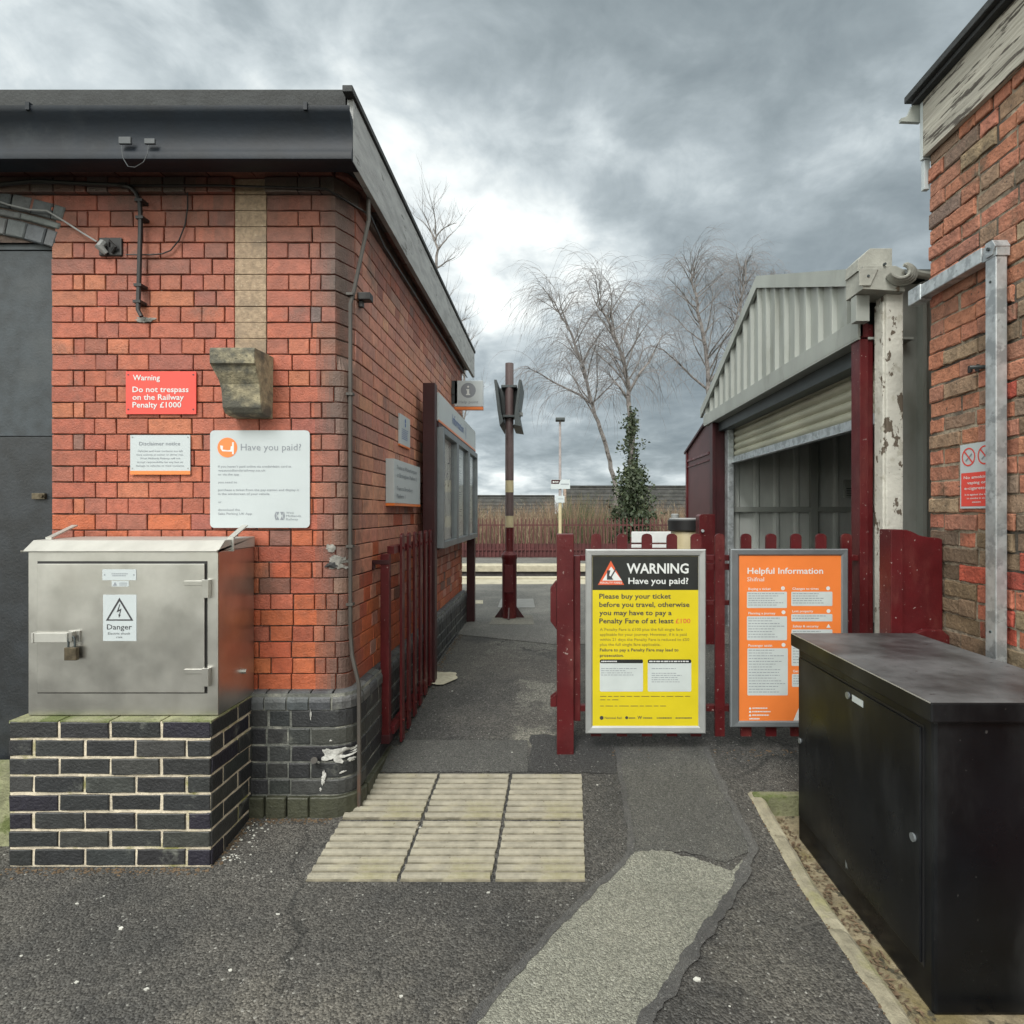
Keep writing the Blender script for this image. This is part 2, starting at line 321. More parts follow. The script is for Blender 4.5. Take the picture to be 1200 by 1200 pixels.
class MB:
    def __init__(s): s.v, s.f, s.mi, s.t = [], [], [], []
    def face(s, pts, mi=0, tint=(1, 1, 1)):
        n = len(s.v); s.v += [tuple(p) for p in pts]
        s.f.append(tuple(range(n, n + len(pts)))); s.mi.append(mi); s.t.append(tint)
    def add(s, pts, faces, mi=0, tint=(1, 1, 1)):
        n = len(s.v); s.v += [tuple(p) for p in pts]
        for f in faces: s.f.append(tuple(i + n for i in f)); s.mi.append(mi); s.t.append(tint)
    def box(s, x0, y0, z0, x1, y1, z1, mi=0, tint=(1, 1, 1)):
        x0, x1 = min(x0, x1), max(x0, x1); y0, y1 = min(y0, y1), max(y0, y1); z0, z1 = min(z0, z1), max(z0, z1)
        P = [(x0, y0, z0), (x1, y0, z0), (x1, y1, z0), (x0, y1, z0), (x0, y0, z1), (x1, y0, z1), (x1, y1, z1), (x0, y1, z1)]
        s.add(P, [(3, 2, 1, 0), (4, 5, 6, 7), (0, 1, 5, 4), (1, 2, 6, 5), (2, 3, 7, 6), (3, 0, 4, 7)], mi, tint)
    def prism(s, poly, ext, mi=0, tint=(1, 1, 1)):
        """poly: 3-D outline, counter-clockwise seen from its front; ext: vector from front to back."""
        n = len(poly); e = Vector(ext)
        P = [Vector(p) for p in poly] + [Vector(p) + e for p in poly]
        F_ = [tuple(range(n)), tuple(range(2 * n - 1, n - 1, -1))]
        for i in range(n):
            j = (i + 1) % n; F_.append((j, i, i + n, j + n))
        s.add(P, F_, mi, tint)
    def tube(s, pts, rad, n=8, mi=0, tint=(1, 1, 1), cap=True):
        pts = [Vector(p) for p in pts]
        if not isinstance(rad, (list, tuple)): rad = [rad] * len(pts)
        b = len(s.v); up = None
        for i, p in enumerate(pts):
            d = (pts[min(i + 1, len(pts) - 1)] - pts[max(i - 1, 0)])
            if d.length < 1e-9: d = Vector((0, 0, 1))
            d.normalize()
            if up is None:
                up = Vector((0, 0, 1)) if abs(d.z) < .9 else Vector((1, 0, 0))
            a = up - d * up.dot(d)
            if a.length < 1e-5: a = d.orthogonal()
            a.normalize(); c = d.cross(a); up = a
            for k in range(n):
                t = 2 * math.pi * k / n
                s.v.append(tuple(p + (a * math.cos(t) + c * math.sin(t)) * rad[i]))
        for i in range(len(pts) - 1):
            for k in range(n):
                k2 = (k + 1) % n
                s.f.append((b + i * n + k, b + i * n + k2, b + (i + 1) * n + k2, b + (i + 1) * n + k)); s.mi.append(mi); s.t.append(tint)
        if cap:
            s.f.append(tuple(b + k for k in range(n - 1, -1, -1))); s.mi.append(mi); s.t.append(tint)
            e = b + (len(pts) - 1) * n
            s.f.append(tuple(e + k for k in range(n))); s.mi.append(mi); s.t.append(tint)
    def lathe(s, c, prof, n=20, mi=0):
        """prof: (radius, z) pairs from bottom to top."""
        b = len(s.v)
        for r, z in prof:
            for k in range(n):
                t = 2 * math.pi * k / n
                s.v.append((c[0] + r * math.cos(t), c[1] + r * math.sin(t), z))
        for i in range(len(prof) - 1):
            for k in range(n):
                k2 = (k + 1) % n
                s.f.append((b + i * n + k, b + i * n + k2, b + (i + 1) * n + k2, b + (i + 1) * n + k)); s.mi.append(mi); s.t.append((1, 1, 1))
        s.f.append(tuple(b + k for k in range(n - 1, -1, -1))); s.mi.append(mi); s.t.append((1, 1, 1))
        e = b + (len(prof) - 1) * n
        s.f.append(tuple(e + k for k in range(n))); s.mi.append(mi); s.t.append((1, 1, 1))
    def build(s, name, mats, parent=None, loc=None, bevel=0, smooth=False, tint=False):
        if not isinstance(mats, (list, tuple)): mats = [mats]
        if parent is not None: off = root_loc(parent)
        elif loc is not None: off = Vector(loc)
        else:
            xs, ys, zs = zip(*s.v); off = Vector(((min(xs) + max(xs)) / 2, (min(ys) + max(ys)) / 2, min(zs)))
        me = bpy.data.meshes.new(name)
        me.from_pydata([(a - off.x, b - off.y, c - off.z) for a, b, c in s.v], [], s.f)
        for m in mats: me.materials.append(m)
        me.polygons.foreach_set('material_index', s.mi)
        if tint:
            at = me.color_attributes.new('tint', 'FLOAT_COLOR', 'CORNER')
            buf = []
            for p in me.polygons: buf += list((*s.t[p.index], 1.0)) * p.loop_total
            at.data.foreach_set('color', buf)
        if bevel:
            bm = bmesh.new(); bm.from_mesh(me)
            bmesh.ops.remove_doubles(bm, verts=bm.verts, dist=1e-5)
            ed = [e for e in bm.edges if len(e.link_faces) == 2 and e.calc_face_angle(0) > R(25)]
            bmesh.ops.bevel(bm, geom=ed, offset=bevel, segments=2, profile=.6, affect='EDGES', clamp_overlap=True)
            bm.to_mesh(me); bm.free()
        if smooth:
            me.polygons.foreach_set('use_smooth', [True] * len(me.polygons))
            try: me.set_sharp_from_angle(angle=R(38))
            except Exception: pass
        me.update()
        o = bpy.data.objects.new(name, me); COL.objects.link(o)
        o.location = (0, 0, 0) if parent is not None else off
        if parent is not None: o.parent = parent
        return o

def tag(o, label=None, cat=None, group=None, kind=None):
    if label: o['label'] = label
    if cat: o['category'] = cat
    if group: o['group'] = group
    if kind: o['kind'] = kind
    return o

def thing(name, label, cat, loc, group=None):
    o = bpy.data.objects.new(name, None); COL.objects.link(o)
    o.empty_display_size = .1; o.location = loc
    return tag(o, label, cat, group)

def struct(o): return tag(o, kind='structure')

class Pl:
    """a plane: origin, right and up directions; coordinates in metres; off = distance towards the viewer"""
    def __init__(s, o, r, u): s.o, s.r, s.u = Vector(o), Vector(r), Vector(u); s.n = s.r.cross(s.u)
    def p(s, a, b, off=0): return s.o + s.r * a + s.u * b + s.n * off
    def quad(s, mb, a0, b0, a1, b1, off, mi=0, tint=(1, 1, 1)):
        mb.face([s.p(a0, b0, off), s.p(a1, b0, off), s.p(a1, b1, off), s.p(a0, b1, off)], mi, tint)
    def poly(s, mb, pts, off, mi=0): mb.face([s.p(a, b, off) for a, b in pts], mi)
    def slab(s, mb, pts, off0, off1, mi=0):
        mb.prism([s.p(a, b, off1) for a, b in pts], s.n * (off0 - off1), mi)
    def box(s, mb, a0, b0, a1, b1, off0, off1, mi=0): s.slab(mb, [(a0, b0), (a1, b0), (a1, b1), (a0, b1)], off0, off1, mi)

class PxPl(Pl):
    """a plane parallel to the picture at depth Y whose coordinates are read off in photo pixels"""
    def __init__(s, Y): super().__init__((0, Y, 0), (1, 0, 0), (0, 0, 1)); s.Y = Y
    def p(s, a, b, off=0): return Vector(((a - 645) * s.Y / F, s.Y - off, EYE + (601 - b) * s.Y / F))
    def quad(s, mb, a0, b0, a1, b1, off, mi=0, tint=(1, 1, 1)):
        a0, a1 = min(a0, a1), max(a0, a1); b0, b1 = max(b0, b1), min(b0, b1)
        super().quad(mb, a0, b0, a1, b1, off, mi, tint)
    def box(s, mb, a0, b0, a1, b1, off0, off1, mi=0):
        b0, b1 = max(b0, b1), min(b0, b1)
        s.slab(mb, [(a0, b0), (a1, b0), (a1, b1), (a0, b1)], off0, off1, mi)

def W(px, py, Y): return Vector(((px - 645) * Y / F, Y, EYE + (601 - py) * Y / F))
def wx(px, Y): return (px - 645) * Y / F
def wz(py, Y): return EYE + (601 - py) * Y / F

_tcache = {}
def text_mesh(body, bold=0.0, spacing=1.0):
    k = (body, bold, spacing)
    if k in _tcache: return _tcache[k]
    cu = bpy.data.curves.new("lettering", 'FONT'); cu.body = body; cu.size = 1.0; cu.offset = bold
    cu.resolution_u = 2; cu.space_character = spacing; cu.fill_mode = 'FRONT'
    ob = bpy.data.objects.new("lettering", cu); COL.objects.link(ob)
    dg = bpy.context.evaluated_depsgraph_get(); dg.update()
    me = bpy.data.meshes.new_from_object(ob.evaluated_get(dg))
    vs = [(v.co.x, v.co.y) for v in me.vertices]; fs = [tuple(p.vertices) for p in me.polygons]
    flip = me.polygons[0].normal.z < 0 if len(me.polygons) else False
    if flip: fs = [tuple(reversed(f)) for f in fs]
    bpy.data.objects.remove(ob); bpy.data.meshes.remove(me); bpy.data.curves.remove(cu)
    _tcache[k] = (vs, fs); return _tcache[k]

def text(mb, pl, body, a0, a1, base, cap, off, mi=0, bold=0.0, spacing=1.0, align='fit'):
    """lettering with capital height |cap| on the line b=base, fitted between a0 and a1"""
    vs, fs = text_mesh(body, bold, spacing)
    if not vs: return
    xs = [v[0] for v in vs]; x0, x1 = min(xs), max(xs)
    sy = cap / .69
    if align == 'fit': sx = (a1 - a0) / (x1 - x0); ox = a0
    else:
        sx = abs(sy); ox = a0 if align == 'left' else ((a0 + a1) / 2 - sx * (x1 - x0) / 2)
    mb.add([pl.p(ox + (x - x0) * sx, base + y * sy, off) for x, y in vs], fs, mi)

def wordbars(mb, pl, a0, a1, b, h, off, mi, r, last=1.0, pad=.0):
    """unreadably small print: a row of word-long strokes"""
    span = a1 - a0; x = a0 + pad * span; end = a0 + span * last
    while x < end - span * .02:
        wd = span * r.uniform(.03, .11); x2 = min(x + wd, end)
        pl.quad(mb, x, b, x2, b + h, off, mi); x = x2 + span * .018

def circle(n=28, r=1, cx=0, cy=0, sy=1): return [(cx + r * math.cos(2 * math.pi * i / n), cy + sy * r * math.sin(2 * math.pi * i / n)) for i in range(n)]
def rrect(a0, b0, a1, b1, r, n=4, sy=1.0):
    o = []
    for cx, cy, s in ((a1 - r, b0 + r * sy, -90), (a1 - r, b1 - r * sy, 0), (a0 + r, b1 - r * sy, 90), (a0 + r, b0 + r * sy, 180)):
        for i in range(n + 1):
            t = R(s + 90 * i / n); o.append((cx + r * math.cos(t), cy + r * sy * math.sin(t)))
    return o

# ------------------------------------------------------------------ ground
_G = [(-9, 0), (2.44, 0), (3.23, .106), (3.45, .15), (4.45, .262), (5.4, .29), (6.75, .30), (12, .30)]
def g(y):
    for (a, za), (b, zb) in zip(_G, _G[1:]):
        if y <= b:
            t = max(0, (y - a) / (b - a)); return za + (zb - za) * t
    return .30
def gn(x, y): return g(y) + .006 * noise.noise(Vector((x * 1.3, y * 1.3, 0))) * (1 if y < 2.3 else .3)
PAD = (1.06, 1.2, 1.93, 3.05)
EDGE = 10.25
def arange(a, b, s):
    n = max(1, round((b - a) / s)); return [a + (b - a) * i / n for i in range(n + 1)]
mb = MB()
xs = sorted(set([-14, -10, -7] + arange(-5, 1.06, .303)[0:] + arange(1.06, 1.93, .29) + [1.93, 2.6, 3.5, 5, 8, 14]))
ys = sorted(set([-9, -6, -4, -2] + arange(-1, 1.2, .4) + arange(1.2, 2.44, .25) + arange(2.44, 3.05, .12) + arange(3.05, 3.45, .1) + arange(3.45, 4.45, .2) + arange(4.45, EDGE, .5)))
idx = {}
for i, x in enumerate(xs):
    for j, y in enumerate(ys):
        idx[i, j] = len(mb.v); mb.v.append((x, y, gn(x, y)))
for i in range(len(xs) - 1):
    for j in range(len(ys) - 1):
        cx, cy = (xs[i] + xs[i + 1]) / 2, (ys[j] + ys[j + 1]) / 2
        if PAD[0] < cx < PAD[2] and PAD[1] < cy < PAD[3]: continue
        mb.f.append((idx[i, j], idx[i + 1, j], idx[i + 1, j + 1], idx[i, j + 1])); mb.mi.append(0); mb.t.append((1, 1, 1))
struct(mb.build("pavement", m_tar, loc=(0, 0, 0), smooth=True))

# terrain under and beyond the station
mb = MB()
tx = [-3000, -300, -60, -20, 0, 20, 60, 300, 3000]
ty = [(-3000, -1.2), (-200, -1.2), (-12, -1.0), (11.4, -1.0), (22, -1.0), (24, -.55), (27, -.7), (30, -2.4), (60, -2.8), (300, -3), (4000, -3)]
for j, (y, z) in enumerate(ty):
    for x in tx: mb.v.append((x, y, z))
for j in range(len(ty) - 1):
    for i in range(len(tx) - 1):
        a = j * len(tx) + i
        mb.f.append((a, a + 1, a + 1 + len(tx), a + len(tx))); mb.mi.append(0); mb.t.append((1, 1, 1))
struct(mb.build("ground", m_field, loc=(0, 0, 0)))

def sheet(name, outline, mat, lift, step=.12, yref=None):
    """a thin skin of paving that follows the slope of the ground"""
    bm = bmesh.new()
    vs = [bm.verts.new((x, y, 0)) for x, y in outline]
    f = bm.faces.new(vs)
    if f.normal.z < 0: f.normal_flip()
    bmesh.ops.triangulate(bm, faces=bm.faces[:])
    y0, y1 = min(y for _, y in outline), max(y for _, y in outline)
    x0, x1 = min(x for x, _ in outline), max(x for x, _ in outline)
    cuts = [(Vector((0, yy, 0)), Vector((0, 1, 0))) for yy in ys if y0 < yy < y1] + [(Vector((xx, 0, 0)), Vector((1, 0, 0))) for xx in xs if x0 < xx < x1]
    for p, n in cuts: bmesh.ops.bisect_plane(bm, geom=bm.verts[:] + bm.edges[:] + bm.faces[:], plane_co=p, plane_no=n)
    for v in bm.verts: v.co.z = gn(v.co.x, v.co.y) + lift
    bm.normal_update()
    for f in bm.faces:
        if f.normal.z < 0: f.normal_flip()
    me = bpy.data.meshes.new(name); bm.to_mesh(me); bm.free()
    me.materials.append(mat)
    o = bpy.data.objects.new(name, me); COL.objects.link(o)
    return struct(o)

def gp(px, py):
    """the point of the sloping ground seen at a photo pixel"""
    y = 2.0
    for _ in range(60):
        y2 = (EYE - g(y)) * F / (py - 601); y += (y2 - y) * .4
    return (wx(px, y), y)

def ragged(pts, amp, seg, r):
    o = []
    for (x0, y0), (x1, y1) in zip(pts, pts[1:] + pts[:1]):
        n = max(1, int(math.hypot(x1 - x0, y1 - y0) / seg))
        for i in range(n):
            t = i / n
            o.append((x0 + (x1 - x0) * t + (r.uniform(-amp, amp) if i else 0), y0 + (y1 - y0) * t + (r.uniform(-amp, amp) if i else 0)))
    return o
r_ = random.Random(3)
Lp = [gp(*p) for p in ((722, 876), (730, 925), (738, 975), (741, 1000))]
Ll = [gp(*p) for p in ((741, 1000), (700, 1040), (640, 1100), (555, 1198))] + [(-.36, 1.45), (-.55, 1.0)]
Rp = [gp(*p) for p in ((826, 876), (850, 930), (882, 995))]
Rl = [gp(*p) for p in ((882, 995), (866, 1035), (820, 1105), (757, 1198))] + [(.22, 1.45), (.05, 1.0)]
sheet("pavement_section", ragged(Lp + [gp(800, 998), gp(850, 1012)] + Rp[::-1], .008, .022, r_), m_tar_mid, .004)
sheet("pavement_section", ragged(Ll[::-1] + [gp(775, 998), gp(830, 1012), gp(858, 1022)] + [gp(882, 998)] + Rl[1:], .009, .022, r_), m_tar_old, .006)
def band(pts, wd, r):
    a, b = [], []
    P = []
    for p, q in zip(pts, pts[1:]):
        n = max(1, int(math.hypot(q[0] - p[0], q[1] - p[1]) / .022))
        P += [(p[0] + (q[0] - p[0]) * i / n, p[1] + (q[1] - p[1]) * i / n) for i in range(n)]
    P.append(pts[-1])
    for i, p in enumerate(P):
        q0, q1 = P[max(i - 1, 0)], P[min(i + 1, len(P) - 1)]
        dx, dy = q1[0] - q0[0], q1[1] - q0[1]; l = math.hypot(dx, dy) or 1
        q_ = Vector((p[0] * 9, p[1] * 9, wd * 100)); h1, h2 = wd / 2 * (1 + .9 * noise.noise(q_) + r.uniform(-.25, .25)), wd / 2 * (1 + .9 * noise.noise(q_ + Vector((7, 3, 1))) + r.uniform(-.25, .25))
        a.append((p[0] - dy / l * h1, p[1] + dx / l * h1)); b.append((p[0] + dy / l * h2, p[1] - dx / l * h2))
    return a + b[::-1]
sheet("pavement_strip", band(Lp + Ll[1:], .030, r_), m_seal, .0085)
sheet("pavement_strip", band(Rp + Rl[1:], .040, r_), m_seal, .0085)
sheet("pavement_section", ragged([gp(*p) for p in ((433, 906), (618, 905), (618, 868), (455, 868))], .006, .03, r_), m_tar_mid, .004)
sheet("pavement_section", ragged([gp(*p) for p in ((620, 905), (722, 908), (716, 875), (690, 862), (622, 862))], .012, .03, r_), m_tar_dark, .005)
sheet("pavement_surface", [(-6, 6.2), (-2.2, 6.9), (-.9, 6.0), (0, 5.6), (1.8, 5.6), (8, 6.5), (8, EDGE - .01), (-6, EDGE - .01)], m_tar_plat, .004)
sheet("pavement_section", ragged([gp(*p) for p in ((499, 803), (520, 804), (536, 797), (534, 790), (512, 789))], .012, .03, r_), m_conc, .014)

# near platform edge, track bed, far platform
mb = MB(); mb.box(-14, EDGE, -.95, 14, EDGE + .75, .305); mb.box(-14, EDGE + .75, -1.2, 14, EDGE + 1.0, .335)
struct(mb.build("platform_edge", m_cope, bevel=.02))
mb = MB(); mb.box(-60, EDGE + 1.0, -1.3, 60, 17.4, -.72); struct(mb.build("track_bed", m_ballast))
t_ = thing("railway_track", "steel railway tracks lying in ballast between the two platforms", "railway track", (0, 14.3, -.72))
mb = MB()
for y in (12.2, 13.63, 15.0, 16.43): mb.box(-40, y - .035, -.66, 40, y + .035, -.52)
mb.build("rail", m_dkgrey, t_)
mb = MB()
for i in range(-30, 31):
    for yc in (12.9, 15.7): mb.box(i * .65 - .12, yc - 1.2, -.74, i * .65 + .12, yc + 1.2, -.66)
mb.build("sleeper", m_ballast, t_)
mb = MB(); mb.box(-40, 17.4, -1.2, 40, 20.9, -.05); struct(mb.build("far_platform", m_tar_plat))
mb = MB(); mb.box(-40, 17.36, -1.2, 40, 17.40, -.20); struct(mb.build("far_platform_wall", m_platwall))
mb = MB(); mb.box(-40, 17.28, -.20, 40, 18.0, -.01); struct(mb.build("far_platform_edge", m_cope, bevel=.02))

# loose chips and litter
mb = MB(); r_ = random.Random(12)
def chip(mb, x, y, s, r, z=None):
    z = (gn(x, y) if z is None else z) + .001; n = r.randint(4, 6); a0 = r.uniform(0, 6.3)
    pts = [(x + s * r.uniform(.5, 1) * math.cos(a0 + 6.283 * i / n), y + s * .6 * r.uniform(.5, 1) * math.sin(a0 + 6.283 * i / n)) for i in range(n)]
    h = s * r.uniform(.15, .4)
    mb.prism([(px, py, z + h * r.uniform(.6, 1.2)) for px, py in pts], (0, 0, -h * 1.6))
for px, py, s in ((142, 1088, .014), (89, 1151, .012), (172, 1160, .011), (90, 1059, .009), (25, 1120, .010), (326, 1072, .010), (270, 1138, .009), (348, 1000, .009), (318, 1022, .007),
                  (122, 1050, .007), (140, 1012, .012), (118, 1014, .008), (280, 965, .010), (272, 976, .010), (300, 955, .010), (290, 960, .008), (817, 1149, .017), (572, 1046, .012), (470, 1168, .008),
                  (600, 882, .011), (541, 899, .009), (464, 849, .010), (530, 810, .010), (700, 920, .008), (662, 892, .009), (765, 919, .009), (830, 932, .007), (855, 1180, .006), (492, 970, .008)):
    x, y = gp(px, py); chip(mb, x, y, s, r_)
for i in range(60):
    y = 1.2 + 3.2 * r_.random() ** 1.3; x = r_.uniform(-1.2 * y, .95 * y)
    if PAD[0] - .05 < x < 1.95 and y < 3.1: continue
    chip(mb, x, y, r_.uniform(.0018, .004), r_)
for i in range(70):
    y = r_.uniform(2.55, 2.86); chip(mb, -1.47 + r_.random() ** 2 * .12, y, r_.uniform(.003, .009), r_)
tag(mb.build("debris", m_chip, loc=(0, 0, 0)), "small pale stone chips scattered over the dark tarmac", "debris", kind='stuff')

mb = MB(); r_ = random.Random(91)
def grit_line(x0, y0, x1, y1, n, spread):
    for i in range(n):
        t = r_.random(); o = abs(r_.gauss(0, spread)); l = math.hypot(x1 - x0, y1 - y0)
        chip(mb, x0 + (x1 - x0) * t + (y1 - y0) / l * o, y0 + (y1 - y0) * t - (x1 - x0) / l * o, r_.uniform(.003, .010), r_)
grit_line(-2.38, 2.525, -1.49, 2.525, 220, .02); grit_line(-1.485, 2.53, -1.485, 2.86, 120, .02); grit_line(-1.46, 2.85, -1.08, 2.85, 120, .02)
grit_line(-.955, 3.0, -.955, 6.6, 420, .025); grit_line(.2, 3.45, 1.8, 3.45, 160, .05); grit_line(1.045, 1.75, 1.045, 3.0, 150, .012)
tag(mb.build("grit", m_litter, loc=(0, 0, 0)), "dark grit and crumbs of dirt gathered along the foot of walls and kerb", "grit", kind='stuff')

# ------------------------------------------------------------------ bricks
def pick(pal, r, kk=.09):
    t = r.random() * sum(p[0] for p in pal)
    for wgt, c in pal:
        t -= wgt
        if t <= 0: break
    k = r.uniform(1 - kk, 1 + kk)
    return tuple(min(1, ch * k * r.uniform(.96, 1.04)) for ch in c)

def brick(mb, wrap, ua, ub, z0, z1, tint, r, gap=.008, bev=.005, jit=.0012, deep=.02, mi=0, seg=.5, pro=0.0, tf=None, brk=None):
    ua += gap / 2 + r.uniform(-jit, jit); ub -= gap / 2 + r.uniform(-jit, jit)
    z0 += gap / 2 + r.uniform(-jit, jit); z1 -= gap / 2 + r.uniform(-jit, jit)
    if ub - ua < .02: return
    n = max(1, int((ub - ua - 2 * bev) / seg + .99))
    us = [ua] + [ua + bev + (ub - ua - 2 * bev) * i / n for i in range(n + 1)] + [ub]
    if brk:
        for q in brk:
            if us[0] + .012 < q < us[-1] - .012: us = sorted([v for v in us if abs(v - q) > .006 or v in (us[0], us[-1])] + [q])
    zz = [z0, z0 + bev, z1 - bev, z1]; d0 = pro + r.uniform(-jit, jit) * 1.5
    tilt = r.uniform(-jit, jit)
    b = len(mb.v); nu = len(us)
    for j, z in enumerate(zz):
        for i, u in enumerate(us):
            edge = i in (0, nu - 1) or j in (0, 3)
            d = d0 - (bev if edge else 0) + tilt * (i / nu - .5)
            cj = jit if edge else 0
            mb.v.append(wrap(u + r.uniform(-cj, cj), z + r.uniform(-cj, cj), d))
    base = len(mb.v)
    ring = [(i, 0) for i in range(nu)] + [(nu - 1, j) for j in (1, 2)] + [(i, 3) for i in range(nu - 1, -1, -1)] + [(0, j) for j in (2, 1)]
    for i, j in ring: mb.v.append(wrap(us[i], zz[j], -deep))
    for j in range(3):
        for i in range(nu - 1):
            a = b + j * nu + i
            mb.f.append((a, a + 1, a + 1 + nu, a + nu)); mb.mi.append(mi); mb.t.append(tf((us[i] + us[i + 1]) / 2, (zz[j] + zz[j + 1]) / 2, tint) if tf else tint)
    m = len(ring)
    for k in range(m):
        (i0, j0), (i1, j1) = ring[k], ring[(k + 1) % m]
        mb.f.append((b + j1 * nu + i1, b + j0 * nu + i0, base + k, base + (k + 1) % m)); mb.mi.append(mi); mb.t.append(tint)

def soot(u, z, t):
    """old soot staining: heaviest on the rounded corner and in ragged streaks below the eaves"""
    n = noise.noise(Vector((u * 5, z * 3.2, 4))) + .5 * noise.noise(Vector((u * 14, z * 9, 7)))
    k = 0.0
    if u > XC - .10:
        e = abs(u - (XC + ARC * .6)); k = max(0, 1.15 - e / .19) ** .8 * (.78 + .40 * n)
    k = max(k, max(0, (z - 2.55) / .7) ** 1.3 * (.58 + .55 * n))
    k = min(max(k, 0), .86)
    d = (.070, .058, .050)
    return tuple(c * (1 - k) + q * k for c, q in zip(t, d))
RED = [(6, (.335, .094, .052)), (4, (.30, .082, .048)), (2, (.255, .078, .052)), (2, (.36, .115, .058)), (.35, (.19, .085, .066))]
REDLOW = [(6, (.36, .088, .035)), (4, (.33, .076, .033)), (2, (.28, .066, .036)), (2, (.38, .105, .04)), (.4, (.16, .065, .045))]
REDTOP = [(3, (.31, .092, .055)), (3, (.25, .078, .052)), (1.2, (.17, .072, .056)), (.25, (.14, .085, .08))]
REDSIDE = [(5, (.42, .185, .125)), (4, (.39, .17, .122)), (2, (.34, .165, .125)), (2, (.45, .215, .14)), (.6, (.26, .16, .125))]  # side brick paled: haze and missing skylight put into its colour
BLUE = [(4, (.020, .022, .024)), (3, (.027, .029, .029)), (2, (.015, .016, .019)), (1, (.036, .038, .036))]
BLUEBASE = [(4, (.022, .024, .025)), (3, (.017, .018, .020)), (2, (.032, .034, .032)), (1, (.012, .011, .019))]
OLD = [(6, (.34, .140, .088)), (4, (.295, .132, .088)), (2, (.235, .155, .105)), (2.5, (.35, .145, .085)), (1, (.18, .125, .095)), (.7, (.27, .195, .125))]
OLDRED = [(4, (.34, .066, .042)), (3, (.29, .062, .042)), (3, (.33, .11, .065)), (2, (.19, .125, .08)), (2, (.16, .115, .08))]

# ------------------------------------------------------------------ left station building
FY, SX, RAD = 2.93, -1.03, .065
XC = SX - RAD
ARC = RAD * math.pi / 2
DOOR_R, DOOR_L = -2.54, -3.74
END_Y = 6.72
U_END = XC + ARC + (END_Y - FY - RAD)
CH = ARC + .065
def wrap_left(u, z, d, out=0.0):
    if u <= XC: return (u, FY - d - out, z)
    if z > 2.36 and u < XC + CH:                       # crisp steep chamfer on the upper wall
        t = (u - XC) / CH; k = d + out
        return (XC + RAD * t + k * (.87 * min(1, t * 6) if t < .5 else .93), FY + 2 * RAD * t - k * (1 if t < .02 else .45) * (1 - t * .9), z)
    if u >= XC + ARC: return (SX + d + out, FY + RAD + (u - XC - ARC), z)
    a = (u - XC) / RAD
    return (XC + (RAD + d + out) * math.sin(a), FY + RAD - (RAD + d + out) * math.cos(a), z)

bld = thing("station_building", "low red brick station building with dark gutter and blue brick plinth beside the steel cabinet", "building", (-2.5, 4.8, 0))
ZR0 = 2.464 - .0813 * 22 - .0065          # top of the plinth
COURSE = .0813
def arch_c(x, z): return math.hypot(x + 3.14, z - 1.07)
mbw = MB(); r_ = random.Random(21)
TAN0, TAN1, TANZ = wx(275, FY), wx(312, FY), wz(412, FY)
nrows = 32
for row in range(nrows):
    z0, z1 = ZR0 + COURSE * row, ZR0 + COURSE * (row + 1)
    top = row >= nrows - 3
    A = row % 2 == 0
    seqs = ([.226, .108, .160, .222, .112, .226, .165, .226] if A else [.110, .056, .112, .112, .165, .108, .112, .112, .056, .165, .112])
    # left of the doorway (out of frame, still real)
    segs = []
    u = -5.6 + (0 if A else -.11)
    while u < DOOR_L: segs.append((u, min(u + .226, DOOR_L))); u += .226
    u = DOOR_R; k = row // 2
    if z0 > 2.93:                                                  # above the arch
        u = -3.74
    k = 0
    tan_on = z0 > TANZ - .04
    while u < U_END - .03:
        w_ = seqs[k % len(seqs)] * r_.uniform(.97, 1.03); k += 1
        if u > XC + ARC: w_ = (.228 if (k + row // 2) % 3 else .112) if A else (.112 if k % 4 else .165)
        e = min(u + w_, U_END)
        if u < XC < e and XC - u < .05: e = u + w_ * .55 if XC - u > .02 else e
        if XC + .02 < e < XC + ARC + .02: e = XC + ARC + .055
        if U_END - e < .05: e = U_END
        if tan_on and u < TAN0 < e: e = TAN0
        if tan_on and TAN0 - .001 <= u < TAN1: e = TAN1
        if tan_on and e > TAN0 - .03 and u < TAN0: e = TAN0
        segs.append((u, e)); u = e
    for ua, ub in segs:
        uc = (ua + ub) / 2; zc_ = (z0 + z1) / 2
        if DOOR_L < uc < DOOR_R + .02 or (uc < DOOR_R + .14 and uc > DOOR_L - .14):
            if arch_c(uc, zc_) < 2.13 and zc_ > 2.80 and abs(math.atan2(uc + 3.14, zc_ - 1.07)) < .325: continue
            if DOOR_L < uc < DOOR_R and zc_ < 2.93: continue
        if tan_on and TAN0 - .01 < uc < TAN1:
            brick(mbw, wrap_left, ua, ub, z0, z1, tuple(c * r_.uniform(.92, 1.06) for c in (.27, .215, .14)), r_, gap=.0025, bev=.0015, jit=.0006, mi=2); continue
        if row == nrows - 1: pal = [(2, (.15, .075, .06)), (2, (.12, .09, .085)), (2, (.22, .08, .06))]
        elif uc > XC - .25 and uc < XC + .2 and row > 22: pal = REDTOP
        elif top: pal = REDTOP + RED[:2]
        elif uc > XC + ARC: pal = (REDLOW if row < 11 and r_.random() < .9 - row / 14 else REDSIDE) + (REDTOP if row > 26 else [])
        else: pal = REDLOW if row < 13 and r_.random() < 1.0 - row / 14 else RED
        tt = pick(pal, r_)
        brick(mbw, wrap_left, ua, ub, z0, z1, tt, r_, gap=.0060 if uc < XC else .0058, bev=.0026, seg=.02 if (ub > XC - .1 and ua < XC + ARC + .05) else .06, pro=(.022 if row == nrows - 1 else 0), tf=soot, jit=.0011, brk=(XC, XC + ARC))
ZT = ZR0 + COURSE * nrows
